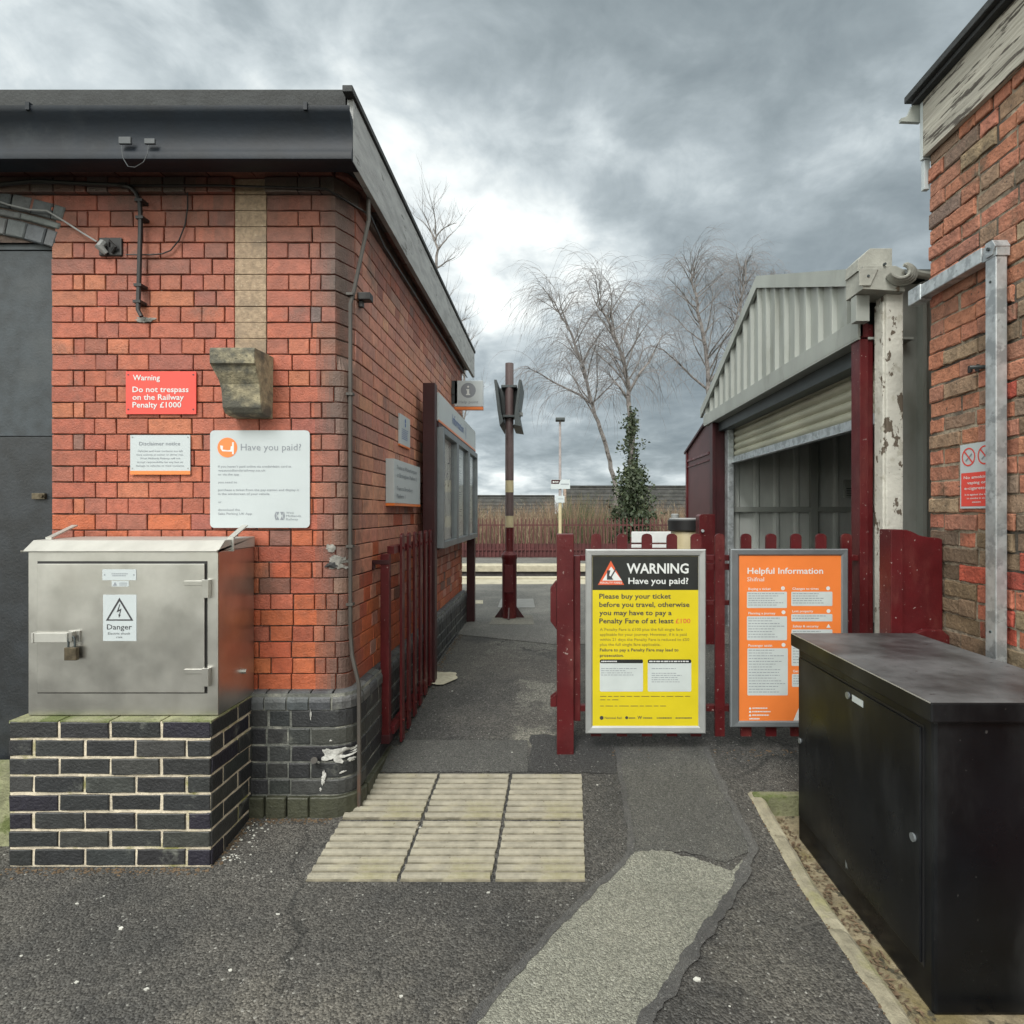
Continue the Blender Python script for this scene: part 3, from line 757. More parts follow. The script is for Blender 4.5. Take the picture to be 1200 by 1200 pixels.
# corbelled course under the eaves
u = -5.6
while u < U_END - .03:
    e = min(u + .228, U_END)
    if u < XC < e: e = XC
    elif XC - .01 <= u < XC + ARC: e = XC + ARC + .05
    brick(mbw, lambda u_, z, d: wrap_left(u_, z, d, .055), u, e, ZT, ZT + .06, pick([(2, (.13, .06, .05)), (2, (.17, .065, .05)), (1, (.10, .075, .07))], r_), r_, deep=.08, seg=.03)
    u = e
# backing (mortar) behind the faces, with the doorway left open
mk = .012
def backing(mb, z0, z1, u0, u1, mi, out=0.0, rec=mk, thick=.22):
    us = [u0] + [XC + CH * i / 9 for i in range(10) if u0 < XC + CH * i / 9 < u1] + [u1]
    f = [wrap_left(u, z, -rec, out) for z in (z0, z1) for u in us]; n = len(us)
    mb.add(f, [(i, i + 1, i + 1 + n, i + n) for i in range(n - 1)], mi)
backing(mbw, -.1, 2.99, DOOR_R, U_END, 1); backing(mbw, 2.95, ZT + .1, -5.6, U_END, 1); backing(mbw, -.1, 3.0, -5.6, DOOR_L, 1)
# door reveals, top, far end and the other sides of the block
mbw.face([(DOOR_R, FY + mk, -.1), (DOOR_R, FY + .2, -.1), (DOOR_R, FY + .2, 3.0), (DOOR_R, FY + mk, 3.0)], 1)
mbw.face([(DOOR_L, FY + mk, -.1), (DOOR_L, FY + .2, -.1), (DOOR_L, FY + .2, 3.0), (DOOR_L, FY + mk, 3.0)], 1)
mbw.box(-5.6, FY + .20, -.1, SX - .08, END_Y, ZT + .1, 1)
mbw.face([(SX - .012, END_Y - .004, -.1), (SX - .3, END_Y - .004, -.1), (SX - .3, END_Y - .004, ZT + .1), (SX - .012, END_Y - .004, ZT + .1)], 1)
wall = mbw.build("wall", [m_brick, m_mortar, m_tan], bld, tint=True)
# far end bricks
mb = MB(); r_ = random.Random(5)
wrap_end = lambda u, z, d: (SX - u, END_Y + d, z)
for row in range(nrows):
    z0 = ZR0 + COURSE * row; u = 0 if row % 2 else -.0
    u2 = .112 if row % 2 else .226; k = 0
    while u < 2.6:
        brick(mb, wrap_end, u, u + u2, z0, z0 + COURSE, pick(REDSIDE, r_), r_, jit=.001); u += u2; u2 = .228
mb.build("end_wall", [m_brick], bld, tint=True)

# blue brick plinth, stepping out with a bullnose coping
PO = .055
mb = MB(); r_ = random.Random(8)
wrap_pl = lambda u, z, d: wrap_left(u, z, d, PO)
pz = [wz(y, FY - PO) for y in (949, 932, 913, 893.5, 873.5, 853, 832)]
pz[0] = -.05
for row in range(6):
    z0, z1 = pz[row], pz[row + 1]
    for u0, u1 in ((-5.6, DOOR_L), (DOOR_R, U_END)):
        u = u0 - (.11 if row % 2 else 0); k = 0
        seqs = [.226, .226, .112, .226] if row % 2 else [.112, .226, .108, .112, .226]
        while u < u1 - .02:
            e = min(u + seqs[k % len(seqs)], u1); k += 1
            if u < XC - .03 < e and e < XC + ARC: e = XC + ARC + .06
            elif XC - .03 <= u < XC + ARC: e = XC + ARC + .06
            if u1 - e < .04: e = u1
            if max(u, u0) < e - .03:
                brick(mb, wrap_pl, max(u, u0), e, z0, z1, pick(BLUE, r_) if row else (.042, .044, .028), r_, gap=.007, seg=.02 if (e > XC and u < XC + ARC) else .5, pro=.02 if row == 0 else 0, jit=.0015)
            u = e
for u0, u1 in ((-5.6, DOOR_L), (DOOR_R, U_END)): backing(mb, -.1, ZR0 - .002, u0, u1, 1, out=PO, rec=.0045)
mb.box(SX - .4, END_Y, -.1, SX + PO - .01, END_Y + .05, ZR0 - .03, 0, (.05, .054, .056))
mb.build("plinth", [m_blue, m_mortar_grey], bld, tint=True)
mb = MB()
# bullnose copings: header by header, quarter-round
def coping(mb, ua, ub, zb, zt, tint, r):
    n = 5; us = [ua + .004 + (ub - ua - .008) * i / 4 for i in range(5)]
    prof = [(PO + .004, zb + .002), (PO + .006, zb + (zt - zb) * .45)] + [(PO - .05 + .055 * math.cos(R(a)), zt - .05 + .05 * math.sin(R(a))) for a in (20, 45, 70, 90)] + [(-.02, zt + .004)]
    b = len(mb.v); n = len(prof)
    for u in us:
        for d, z in prof: mb.v.append(wrap_left(u, z, d))
    for i in range(len(us) - 1):
        for j in range(n - 1):
            mb.f.append((b + i * n + j, b + (i + 1) * n + j, b + (i + 1) * n + j + 1, b + i * n + j + 1)); mb.mi.append(0); mb.t.append(tint)
    for i, s in ((0, 1), (len(us) - 1, -1)):
        f = [b + i * n + j for j in range(n)]
        mb.f.append(tuple(f if s < 0 else f[::-1])); mb.mi.append(0); mb.t.append(tint)
CT = ZR0 + .004
for u0, u1 in ((-5.6, DOOR_L), (DOOR_R, XC), (XC, XC + ARC), (XC + ARC, U_END)):
    n = max(1, round((u1 - u0) / .112)) if u1 - u0 > .12 else 1
    for i in range(n): coping(mb, u0 + (u1 - u0) * i / n, u0 + (u1 - u0) * (i + 1) / n, pz[6], CT, pick([(2, (.07, .075, .078)), (2, (.055, .06, .064)), (1, (.09, .095, .095))], r_), r_)
mb.build("coping", [m_blue], bld, tint=True)

# segmental arch of blue bricks over the boarded doorway
mb = MB(); r_ = random.Random(4)
def wrap_arch(u, z, d):   # u: angle*radius, z: radius
    a = u / 2.05
    return (-3.14 + z * math.sin(a), FY - d, 1.07 + z * math.cos(a))
for r0, r1, off in ((1.945, 2.035, 0), (2.04, 2.078, .05), (2.083, 2.165, .02)):
    half = math.asin(.6 / 1.945) * 2.05 + .012
    step = .104 if r1 - r0 > .05 else .22
    u = -half
    while u < half - .01:
        e = min(u + step, half); 
        if half - e < .03: e = half
        brick(mb, wrap_arch, u, e, r0, r1, pick([(2, (.085, .095, .10)), (2, (.065, .073, .08)), (1, (.11, .12, .125))], r_), r_, gap=.006, pro=.004, deep=.06, seg=.05); u = e
mb.build("arch", [m_blue], bld, tint=True)
# hoarding that closes the doorway
hd = None
for z0, z1, y in ((-.02, wz(512, 2.96), 2.955), (wz(511, 2.96), wz(294, 2.96), 2.962), (wz(293, 2.96), wz(286, 2.96), 2.958), (wz(285, 2.96), 3.03, 2.962)):
    dr = MB(); dr.box(DOOR_L - .0, y, z0, DOOR_R - .004, 3.02, z1)
    o_ = dr.build("door_board", m_hoard if hd else m_hoard_dk, bld, bevel=.002); hd = hd or o_
hp = MB(); hp.box(wx(39, 2.95), 2.940, wz(585, 2.95), wx(54, 2.95), 2.954, wz(578, 2.95)); hp.tube([W(47, 581, 2.94), W(47, 581, 2.925)], .009, 8)
hp.build("lock_plate", m_brass, hd, bevel=.001)
mb = MB(); mb.box(-3.9, 2.66, -.05, -2.36, 2.90, wz(905, 2.75)); mb.build("doorstep", m_mossconc, bld, bevel=.012)

# stone corbel
sx0, sx1 = wx(258, 2.83), wx(309, 2.83)
cz = lambda py: wz(py, 2.83)
mb = MB()
prof = [(2.93, cz(412)), (2.745, cz(413)), (2.74, cz(416)), (2.74, cz(431)), (2.755, cz(433)), (2.765, cz(440)), (2.795, cz(452)), (2.805, cz(466)), (2.81, cz(478)), (2.83, cz(484)), (2.86, cz(486)), (2.93, cz(487))]
n = len(prof)
L0 = [(sx0 + (.0 if i < 5 else .022), y, z) for i, (y, z) in enumerate(prof)]
R0 = [(sx1 - (.0 if i < 5 else .004), y, z) for i, (y, z) in enumerate(prof)]
mb.add(L0 + R0, [(i + 1, i, i + n, i + 1 + n) for i in range(n - 1)] + [tuple(range(n)), tuple(range(2 * n - 1, n - 1, -1))])
mb.build("corbel", m_corbel, bld, bevel=.004)

# eaves: soffit, gutter, barge board, roof
BX = -.925
mb = MB(); mb.box(-5.8, 2.79, 3.30, BX - .03, FY + .3, 3.33); mb.box(SX - .3, FY + .3, 3.30, BX - .03, 7.0, 3.33)
mb.box(-5.8, 2.785, 3.235, BX - .03, 2.81, 3.50)
mb.build("soffit", m_soffit, bld)
mb = MB()
def gz(py): return wz(py, 2.66)
prof = [(2.785, gz(183)), (2.70, gz(184)), (2.685, gz(182)), (2.683, gz(176)), (2.69, gz(172)), (2.70, gz(165)), (2.695, gz(150)), (2.672, gz(138)), (2.655, gz(132)), (2.650, gz(129)), (2.650, gz(125)), (2.660, gz(124)), (2.662, gz(129)), (2.785, gz(140))]
n = len(prof); x0, x1 = -5.8, BX - .002
mb.add([(x0, y, z) for y, z in prof] + [(x1, y, z) for y, z in prof], [(i, i + 1, i + 1 + n, i + n) for i in range(n - 1)] + [tuple(range(n - 1, -1, -1)), tuple(range(n, 2 * n))])
gut = mb.build("gutter", m_gutter, bld, smooth=True)
for px in (33, 358):
    mb = MB(); x = wx(px, 2.65); mb.box(x - .009, 2.644, gz(131), x + .009, 2.80, gz(122)); mb.build("gutter_strap", m_gutter, gut)
mb = MB(); mb.box(BX - .03, 2.705, wz(186, 2.68), BX, 7.02, wz(112, 2.68)); mb.build("barge_board", m_barge, bld, bevel=.003)
mb = MB(); mb.box(BX - .035, 2.655, wz(112, 2.68) + .002, BX + .012, 7.03, wz(104, 2.68)); mb.build("edge_trim", m_felt, bld, bevel=.003)
mb = MB(); mb.box(-5.8, 2.70, 3.48, BX - .036, 7.02, wz(105, 2.70)); mb.build("roof", m_felt, bld)

# damaged spots on the corner
def blot(mb, wrapf, u, z, ru, rz, d, r, n=44, rag=.5):
    pts = []; sd_ = r.uniform(0, 50)
    for i in range(n):
        t = 2 * math.pi * i / n
        k = 1 + rag * 1.3 * noise.noise(Vector((math.cos(t) * 1.6 + sd_, math.sin(t) * 1.6, sd_))) + rag * .7 * noise.noise(Vector((math.cos(t) * 5, math.sin(t) * 5 + sd_, 2)))
        pts.append((u + ru * k * math.cos(t), z + rz * k * math.sin(t)))
    c = wrapf(u, z, d + .003)
    b = len(mb.v); mb.v.append(c)
    for a, q in pts: mb.v.append(wrapf(a, q, d))
    for i in range(n): mb.f.append((b, b + 1 + i, b + 1 + (i + 1) % n)); mb.mi.append(0); mb.t.append((1, 1, 1))
r_ = random.Random(31)
for u, py, a, b in ((XC + .012, 886, .045, .032), (XC - .035, 912, .010, .035), (XC - .10, 838, .004, .025), (XC + .055, 893, .012, .010), (XC - .025, 880, .008, .008), (XC + .03, 906, .007, .006), (XC + .07, 880, .006, .007), (XC - .06, 893, .005, .006), (XC + .0, 868, .006, .004), (XC - .05, 925, .005, .009)):
    mb = MB(); blot(mb, wrap_pl, u, wz(py, 2.87), a, b, .006, r_, rag=.6); mb.build("paint_splash", m_splat, bld)
mb = MB(); mb.tube([W(368, 891, 2.86), W(368, 891, 2.83)], .016, 10); mb.build("pipe_stub", m_pipe, bld)
mb = MB(); blot(mb, wrap_left, XC + .02, wz(660, FY), .055, .035, .005, r_, rag=.4); blot(mb, wrap_left, XC - .02, wz(642, FY), .025, .02, .005, r_, rag=.35); mb.build("mortar_patch", m_greysplat, bld)
mb = MB(); blot(mb, wrap_left, XC - .02, wz(662, FY), .035, .016, .010, r_, rag=.5); mb.build("brick_hole", m_rubber, bld)

# ------------------------------------------------------------------ cables and pipes on it
def hang(o, label, cat, group=None): return tag(o, label, cat, group)
mb = MB()
CPX, CPY = SX + .004, 2.955
pipe = [(-.955, 3.02, wz(228, 3.02)), (-.95, 3.01, wz(258, 3.01)), (-.985, 2.985, wz(305, 2.985)), (CPX + .012, CPY + .012, wz(342, CPY)), (CPX, CPY, wz(356, CPY)), (CPX, CPY, wz(560, CPY)), (CPX, CPY, wz(740, CPY)), (CPX + .01, CPY - .004, wz(768, CPY)), (CPX + .052, CPY - .026, wz(800, CPY)), (CPX + .054, CPY - .027, wz(870, CPY)), (CPX + .054, CPY - .027, .06)]
mb.tube(pipe, .0105, 8)
cp = thing("conduit_pipe", "thin grey brown pipe running down the rounded brick corner from the eaves", "pipe", (SX + .03, 3.03, .1))
mb.build("pipe", m_pipe, cp, smooth=True)
for py in (345, 462, 640, 708):
    mb = MB(); mb.box(CPX - .018, CPY - .015, wz(py + 1.5, CPY), CPX + .016, CPY + .018, wz(py - 1.5, CPY)); mb.build("pipe_clip", m_pipe, cp)
lm = thing("wall_sensor", "small black box lamp on short arm beside the corner pipe", "lamp", (SX + .05, 3.1, wz(352, 3.1)))
mb = MB(); mb.box(SX + .002, 3.09, wz(360, 3.1), SX + .022, 3.12, wz(353, 3.1)); mb.build("mount", m_rubber, lm, bevel=.002)
mb = MB(); mb.box(SX + .004, 3.07, wz(353, 3.1), SX + .068, 3.13, wz(344.5, 3.1)); mb.build("housing", m_rubber, lm, bevel=.004)

def wy(px, py, d=.012): return (wx(px, FY), FY - d - .006, wz(py, FY))
mb = MB()
run = [(-5.5, FY - .04, wz(224, FY))] + [wy(px, py, .03) for px, py in ((0, 223), (40, 219), (90, 219), (140, 222), (200, 222), (260, 222), (330, 224), (385, 226))] + [wrap_left(XC + .05, wz(232, FY), .035)] + [(SX + .075, y, z) for y, z in ((3.05, wz(238, FY)), (3.3, 3.10), (4.2, 3.11), (5.2, 3.12), (6.6, 3.12))]
mb.tube(run, .006, 6)
hang(mb.build("cable", m_rubber, smooth=True), "black cable strung along the top courses of the brick wall", "cable")
cd = thing("cable_conduit", "black bent conduit dropping down the brick wall beside the white cable", "conduit", (wx(168, FY), FY - .02, wz(375, FY)))
mb = MB(); mb.tube([(-5.5, FY - .05, wz(222, FY))] + [wy(px, py, .032) for px, py in ((0, 222), (50, 217), (100, 220), (150, 222), (160, 225), (166, 231), (170, 242), (171, 260), (170, 300), (169, 340), (168, 366), (172, 374))], .0105, 8)
mb.build("pipe", m_rubber, cd, smooth=True)
for px, py in ((170, 240), (171, 260), (169, 338), (168, 357), (151, 222)):
    mb = MB(); x, y, z = wy(px, py, .0); mb.box(x - .019, y - .044, z - .007, x + .019, FY - .002, z + .007); mb.build("pipe_clip", m_rubber, cd)
mb = MB(); blot(mb, lambda u, z, d: (u, FY - d, z), wx(171, FY), wz(375, FY), .05, .013, .006, r_); mb.build("mortar_dab", m_greysplat, cd)
mb = MB(); mb.tube([wy(px, py, .008) for px, py in ((222, 224), (222, 245), (219, 265), (212, 283), (202, 295), (192, 299), (178, 300), (150, 300))], .0035, 5)
hang(mb.build("thin_cable", m_rubber, smooth=True), "thin black wire looping from the eaves cable to the wall socket", "cable")
mb = MB(); mb.tube([(-3.3, FY - .03, wz(245, FY))] + [wy(px, py, .02) for px, py in ((0, 238), (15, 243), (40, 249), (60, 250), (80, 262), (100, 275), (118, 286))], .0045, 6)
hang(mb.build("white_cable", m_pvc, smooth=True), "pale cable crossing from the arch to the broken wall socket", "cable")
sk = thing("wall_socket", "broken black socket set in a hole in the brickwork with pale cable end", "socket", W(130, 300, FY))
mb = MB(); x, y, z = wy(131, 290); mb.box(x - .058, FY - .012, z - .046, x + .058, FY + .01, z + .046); mb.build("back_box", m_rubber, sk, bevel=.006)
mb = MB(); mb.tube([wy(124, 286, .01), wy(123, 293, .03), wy(128, 299, .012)], [.018, .02, .012], 8); mb.build("cable_gland", m_pvc, sk, smooth=True)
mb = MB(); mb.tube([wy(132, 292, .02), wy(135, 286, .03), wy(140, 292, .02), wy(134, 298, .01)], .007, 6); mb.build("loose_wire", m_rubber, sk, smooth=True)
ck = thing("gutter_clips", "two pale grey clips with a loop of wire under the dark gutter", "cable clip", W(160, 170, 2.68))
for a, b, c_, d_ in ((141, 162, 155, 170), (171, 164, 183, 170)):
    mb = MB(); p = PxPl(2.68); p.box(mb, a, d_, c_, b, 0, .012); mb.build("clip", m_alu_dull, ck, bevel=.002)
mb = MB(); mb.tube([W(px, py, 2.66) for px, py in ((142, 170), (144, 185), (150, 195), (158, 196), (168, 190), (173, 180), (174, 170))], .0018, 5); mb.build("wire", m_alu_dull, ck)

# ------------------------------------------------------------------ signs on the front wall
def sign(name, label, cat, Y, outline, thick, mat):
    p = PxPl(Y); mb = MB(); p.slab(mb, outline, 0, thick)
    xs_, ys_ = zip(*outline)
    t = thing(name, label, cat, W(sum(xs_) / len(xs_), max(ys_), Y))
    mb.build("panel", mat, t); return t, p

def rect(a0, b0, a1, b1): return [(a0, b1), (a1, b1), (a1, b0), (a0, b0)]
SY = FY - .006
t, p = sign("warning_sign", "red enamel sign with white lettering warning not to trespass on the railway", "sign", SY, rect(148.5, 435.5, 230.5, 485.5), .006, m_red)
mb = MB()
for s, a0, a1, b in (("Warning", 157, 188.5, 446), ("Do not trespass", 156.5, 222, 459.8), ("on the Railway", 156.5, 216.5, 468.8), ("Penalty £1000", 156.5, 213.5, 477.8)):
    text(mb, p, s, a0, a1, b, -6.3, .0075, 0, bold=.012)
mb.build("lettering", m_whiteink, t)
mb = MB()
for a, b in ((151.5, 439.5), (227.5, 439.5), (151.5, 480), (227.5, 480)): p.poly(mb, circle(10, .9, a, b), .0078)
mb.build("screw", m_ink, t)
t, p = sign("notice_sign", "small white disclaimer notice with an orange strip along its foot", "sign", SY, rect(153.5, 510, 223.5, 556), .005, m_white)
mb = MB(); p.box(mb, 153.7, 556.2, 223.7, 551.8, .0045, .0062); mb.build("base_strip", m_orange, t)
mb = MB(); text(mb, p, "Disclaimer notice", 164, 212, 522, -4.2, .0062, 0, bold=.006)
for i, s in enumerate(("Vehicles and their contents are left", "here entirely at owner or driver risk.", "West Midlands Railway will not", "accept responsibility for any loss or", "damage to vehicles or their contents.")):
    a = (162, 161, 165, 161.5, 160)[i]; text(mb, p, s, a, 377 - a, 529.6 + i * 4.3, -2.0, .0062)
mb.build("lettering", m_greyink, t)
mb = MB()
for a, b in ((156, 512.5), (221, 512.5), (156, 549), (221, 549)): p.poly(mb, circle(8, .8, a, b), .0065)
mb.build("screw", m_pvc, t)
t, p = sign("parking_sign", "square pale sign with rounded corners asking have you paid in grey letters", "sign", SY, [(a, b) for a, b in rrect(247, 504.5, 363.5, 618.5, 5)][::-1], .006, m_white)
mb = MB(); p.poly(mb, circle(32, 11.6, 267.3, 524.6)[::-1], .007); mb.build("emblem", m_orange, t)
mb = MB()
p.quad(mb, 273, 518.5, 275, 532.5, .0078); p.poly(mb, [(259, 522), (262.5, 522.8), (262, 527), (268, 528), (271, 527.5), (271.5, 523), (273, 523), (273, 529.5), (261.5, 529), (259.5, 526)][::-1], .0078)
mb.build("hand_symbol", m_whiteink, t)
mb = MB(); text(mb, p, "Have you paid?", 283, 353.5, 528, -7.8, .007, 0)
for s, a1, b in (("If you haven't paid online via credit/debit card at", 342, 548), ("westmidlandsrailway.co.uk", 312, 552.6), ("or via the app", 281, 557.2), ("you need to", 278.5, 566.4),
                 ("purchase a ticket from the pay station and display it", 351, 575.4), ("in the windscreen of your vehicle", 316.5, 580), ("or", 260.5, 589.5), ("download the", 282, 598.6), ("Saba Parking UK App", 296, 603.2)):
    text(mb, p, s, 256.5, a1, b, -2.6, .007, 0, bold=.004 if 'purchase' in s or 'wind' in s else 0)
text(mb, p, "West", 336, 345, 602, -2.4, .007); text(mb, p, "Midlands", 336, 353.5, 605.7, -2.4, .007)
mb.build("lettering", m_greyink, t)
mb = MB(); text(mb, p, "Railway", 336, 350, 609.6, -2.4, .007)
for k, (a, b, s) in enumerate(((326, 602, 1), (331, 602, 1), (326, 607, -1), (331, 607, -1))):
    p.poly(mb, [(a - 2, b - 2.2 * s), (a + 2, b - 2.2 * s), (a, b + 2.2 * s)][::(1 if s > 0 else -1)][::-1], .0072)
for a in (323.6, 333.4): p.poly(mb, [(a, 599.5), (a + 1.2, 604.5), (a, 609.5), (a - 1.2, 604.5)][::-1], .0072)
mb.build("railway_emblem", m_greyink, t)

# ------------------------------------------------------------------ steel cabinet on its brick base
BF = 2.53
bx0, bx1, bzt = wx(9, BF), wx(247.5, BF), wz(845, BF)
base = thing("brick_base", "dark blue brick base with pale mortar standing under the steel cabinet", "plinth", ((bx0 + bx1) / 2, 2.72, 0))
mb = MB(); r_ = random.Random(9)
bl = bx1 - bx0
def wrap_base(u, z, d):
    if u < bl: return (bx0 + u, BF - d, z)
    return (bx1 + d, BF + (u - bl), z)
rows = 8; hb = (bzt - .015) / rows
for row in range(rows):
    z0 = .015 + hb * row; off = 0 if row % 2 else .1125
    tint = lambda: pick(BLUEBASE, r_)
    u = -off
    while u < bl - .01:
        e = min(u + .2245, bl); 
        if e > .02: brick(mb, wrap_base, max(u, 0), e, z0, z0 + hb, tint(), r_, gap=.0125, bev=.003, jit=.0022, seg=.06)
        u += .2245
    u = bl + (.102 if row % 2 == 0 else .0); first = True
    if row % 2 == 0: brick(mb, wrap_base, bl, bl + .102, z0, z0 + hb, tint(), r_, gap=.0125, bev=.003, jit=.0022, seg=.06)
    while u < bl + .36:
        e = min(u + .2245, bl + .36); brick(mb, wrap_base, u, e, z0, z0 + hb, tint(), r_, gap=.0125, bev=.003, jit=.0022, seg=.06); u = e
mb.box(bx0 + .006, BF + .006, -.05, bx1 - .006, BF + .355, bzt - .006, 1)
mb.build("brickwork", [m_blue, m_mortar_pale], base, tint=True)
mb = MB()
for i in range(4): mb.box(bx0 + .002 + i * .2245, BF + .004, bzt - .012, bx0 - .008 + (i + 1) * .2245 if i < 3 else bx1 - .002, BF + .35, bzt, 0, (.11, .115, .085))
mb.build("capping", [m_mossconc], base)

CF = 2.59
cx0, cx1, cz0, cz1 = wx(33, CF), wx(255.5, CF), bzt + .003, wz(646, CF)
cab = thing("electrical_cabinet", "brushed stainless steel electrical cabinet with padlocked door and danger sign", "cabinet", ((cx0 + cx1) / 2, 2.75, cz0))
CB = 2.905
mb = MB(); mb.box(cx0, CF, cz0, cx1, CB, cz1); mb.build("body", m_steel, cab, bevel=.004)
tz = 1.445
mb = MB()
pr = [(CF - .014, cz1 + .002), (CF - .011, cz1 - .004), (CF + .05, tz), (CB, tz + .006), (CB, cz1 + .002)]
mb.prism([(cx1 + .003, y, z) for y, z in pr][::1], (-(cx1 - cx0) - .024, 0, 0))
mb.build("hood", m_steel_lid, cab, bevel=.002)
p = PxPl(CF)
d0, d1, dt, db = 45.5, 241, 660.5, 811
mb = MB(); p.box(mb, 44, 812.6, 243.2, 657.6, -.002, .0006); mb.build("door_gap", m_rubber, cab)
mb = MB(); p.box(mb, d0, db, d1, dt, .0008, .010)
door = mb.build("door", m_steel, cab, bevel=.002)
for y in (680, 783):
    mb = MB(); p.box(mb, 218, y + 5.5, 243, y + .2, .010, .017); p.box(mb, 239.8, y + 20, 247.6, y - 1.2, .0004, .022); mb.build("hinge", m_steel, door, bevel=.0015)
mb = MB(); p.box(mb, 44, 751.5, 84, 740.5, .0105, .026); p.box(mb, 43.2, 752, 45.6, 740, .0004, .030); mb.build("hasp", m_steel_lid, door, bevel=.002)
mb = MB(); p.box(mb, 84, 751, 97, 738, .0105, .018); p.box(mb, 88, 750, 92, 738.5, .018, .036); mb.build("staple", m_steel, door, bevel=.0015)
pad = thing("padlock", "old brown padlock hanging from the hasp of the steel cabinet", "padlock", W(90.5, 771, CF - .03))
mb = MB(); p.box(mb, 83.8, 771.5, 97.5, 756.5, .021, .041); mb.build("lock_body", m_brass, pad, bevel=.003)
mb = MB(); mb.tube([p.p(87, 757, .031), p.p(87, 748, .031), p.p(88.5, 744.5, .031), p.p(90.7, 743.5, .031), p.p(93, 744.5, .031), p.p(94.3, 748, .031), p.p(94.3, 757, .031)], .0042, 8); mb.build("shackle", m_dkgrey, pad, smooth=True)
s_ = thing("danger_label", "white label with black lightning triangle reading danger on the cabinet door", "sign", p.p(142.5, 751, .011))
mb = MB(); p.box(mb, 123, 750.5, 162, 696.5, .0104, .0112); mb.build("plate", m_white, s_)
mb = MB()
tri = [(142.3, 699.8), (158.5, 726.8), (126.3, 726.8)]
tri2 = [(142.3, 704.0), (155.3, 725.2), (129.5, 725.2)]
for i in range(3):
    j = (i + 1) % 3; p.poly(mb, [tri[i], tri2[i], tri2[j], tri[j]], .0118)
p.poly(mb, [(142.4, 707.2), (143.2, 707.6), (141.3, 714.2), (144.6, 712.6), (142.8, 720.2), (144, 719.6), (141.6, 723.6), (140.9, 718.8), (141.9, 719.8), (142.8, 715.2), (138.8, 717.2)], .0118)
mb.f[-1] = tuple(mb.f[-1])
text(mb, p, "Danger", 127.6, 156.8, 737, -6.0, .0118, 0, bold=.006); text(mb, p, "Electric shock", 128.8, 155, 743, -2.7, .0118); text(mb, p, "risk", 138.5, 146, 747, -2.2, .0118)
mb.build("lettering", m_ink, s_)
s_ = thing("rating_plate", "narrow white rating plate screwed near the top of the cabinet door", "label", p.p(142, 680, .011))
mb = MB(); p.box(mb, 122.2, 679.6, 161.8, 666.8, .0104, .0114); mb.build("plate", m_white, s_)
mb = MB(); wordbars(mb, p, 133, 152, 672.6, -1.0, .0119, 0, rnd); wordbars(mb, p, 134, 150, 674.8, -1.0, .0119, 0, rnd)
for a in (125, 159): p.poly(mb, circle(8, .9, a, 673.4)[::-1], .0119)
mb.build("lettering", m_greyink, s_)
s_ = thing("small_sticker", "tiny white warning sticker beneath the rating plate on the cabinet door", "label", p.p(142, 687, .011))
mb = MB(); p.box(mb, 133, 687, 153, 680.4, .0104, .0110); mb.build("plate", m_white, s_)
mb = MB(); wordbars(mb, p, 142, 151, 683.4, -1.0, .0114, 0, rnd); wordbars(mb, p, 142, 151, 685.6, -1.0, .0114, 0, rnd); p.poly(mb, [(137, 681.5), (139.6, 686), (134.4, 686)], .0114); mb.build("lettering", m_greyink, s_)
for px in (57, 266):
    mb = MB(); X = wx(px, 2.75)
    pts = [(X + .012, 2.87, tz + .055), (X + .04, 2.80, tz - .01 if px > 100 else tz + .01)] 
    mb.prism([(X, 2.885, tz + .065), (X + .028, 2.885, tz + .065), (X + .062, 2.70, tz + .012), (X + .034, 2.70, tz + .012)], (0, .002, -.006))
    mb.box(X + .034, 2.694, tz - (.055 if px > 100 else .002), X + .062, 2.702, tz + .012)
    mb.build("lifting_strap", m_steel_lid, cab)
mb = MB(); mb.tube([(cx1, 2.80, .80), (cx1 + .02, 2.80, .80)], .012, 8); mb.build("earth_bolt", m_steel, cab)

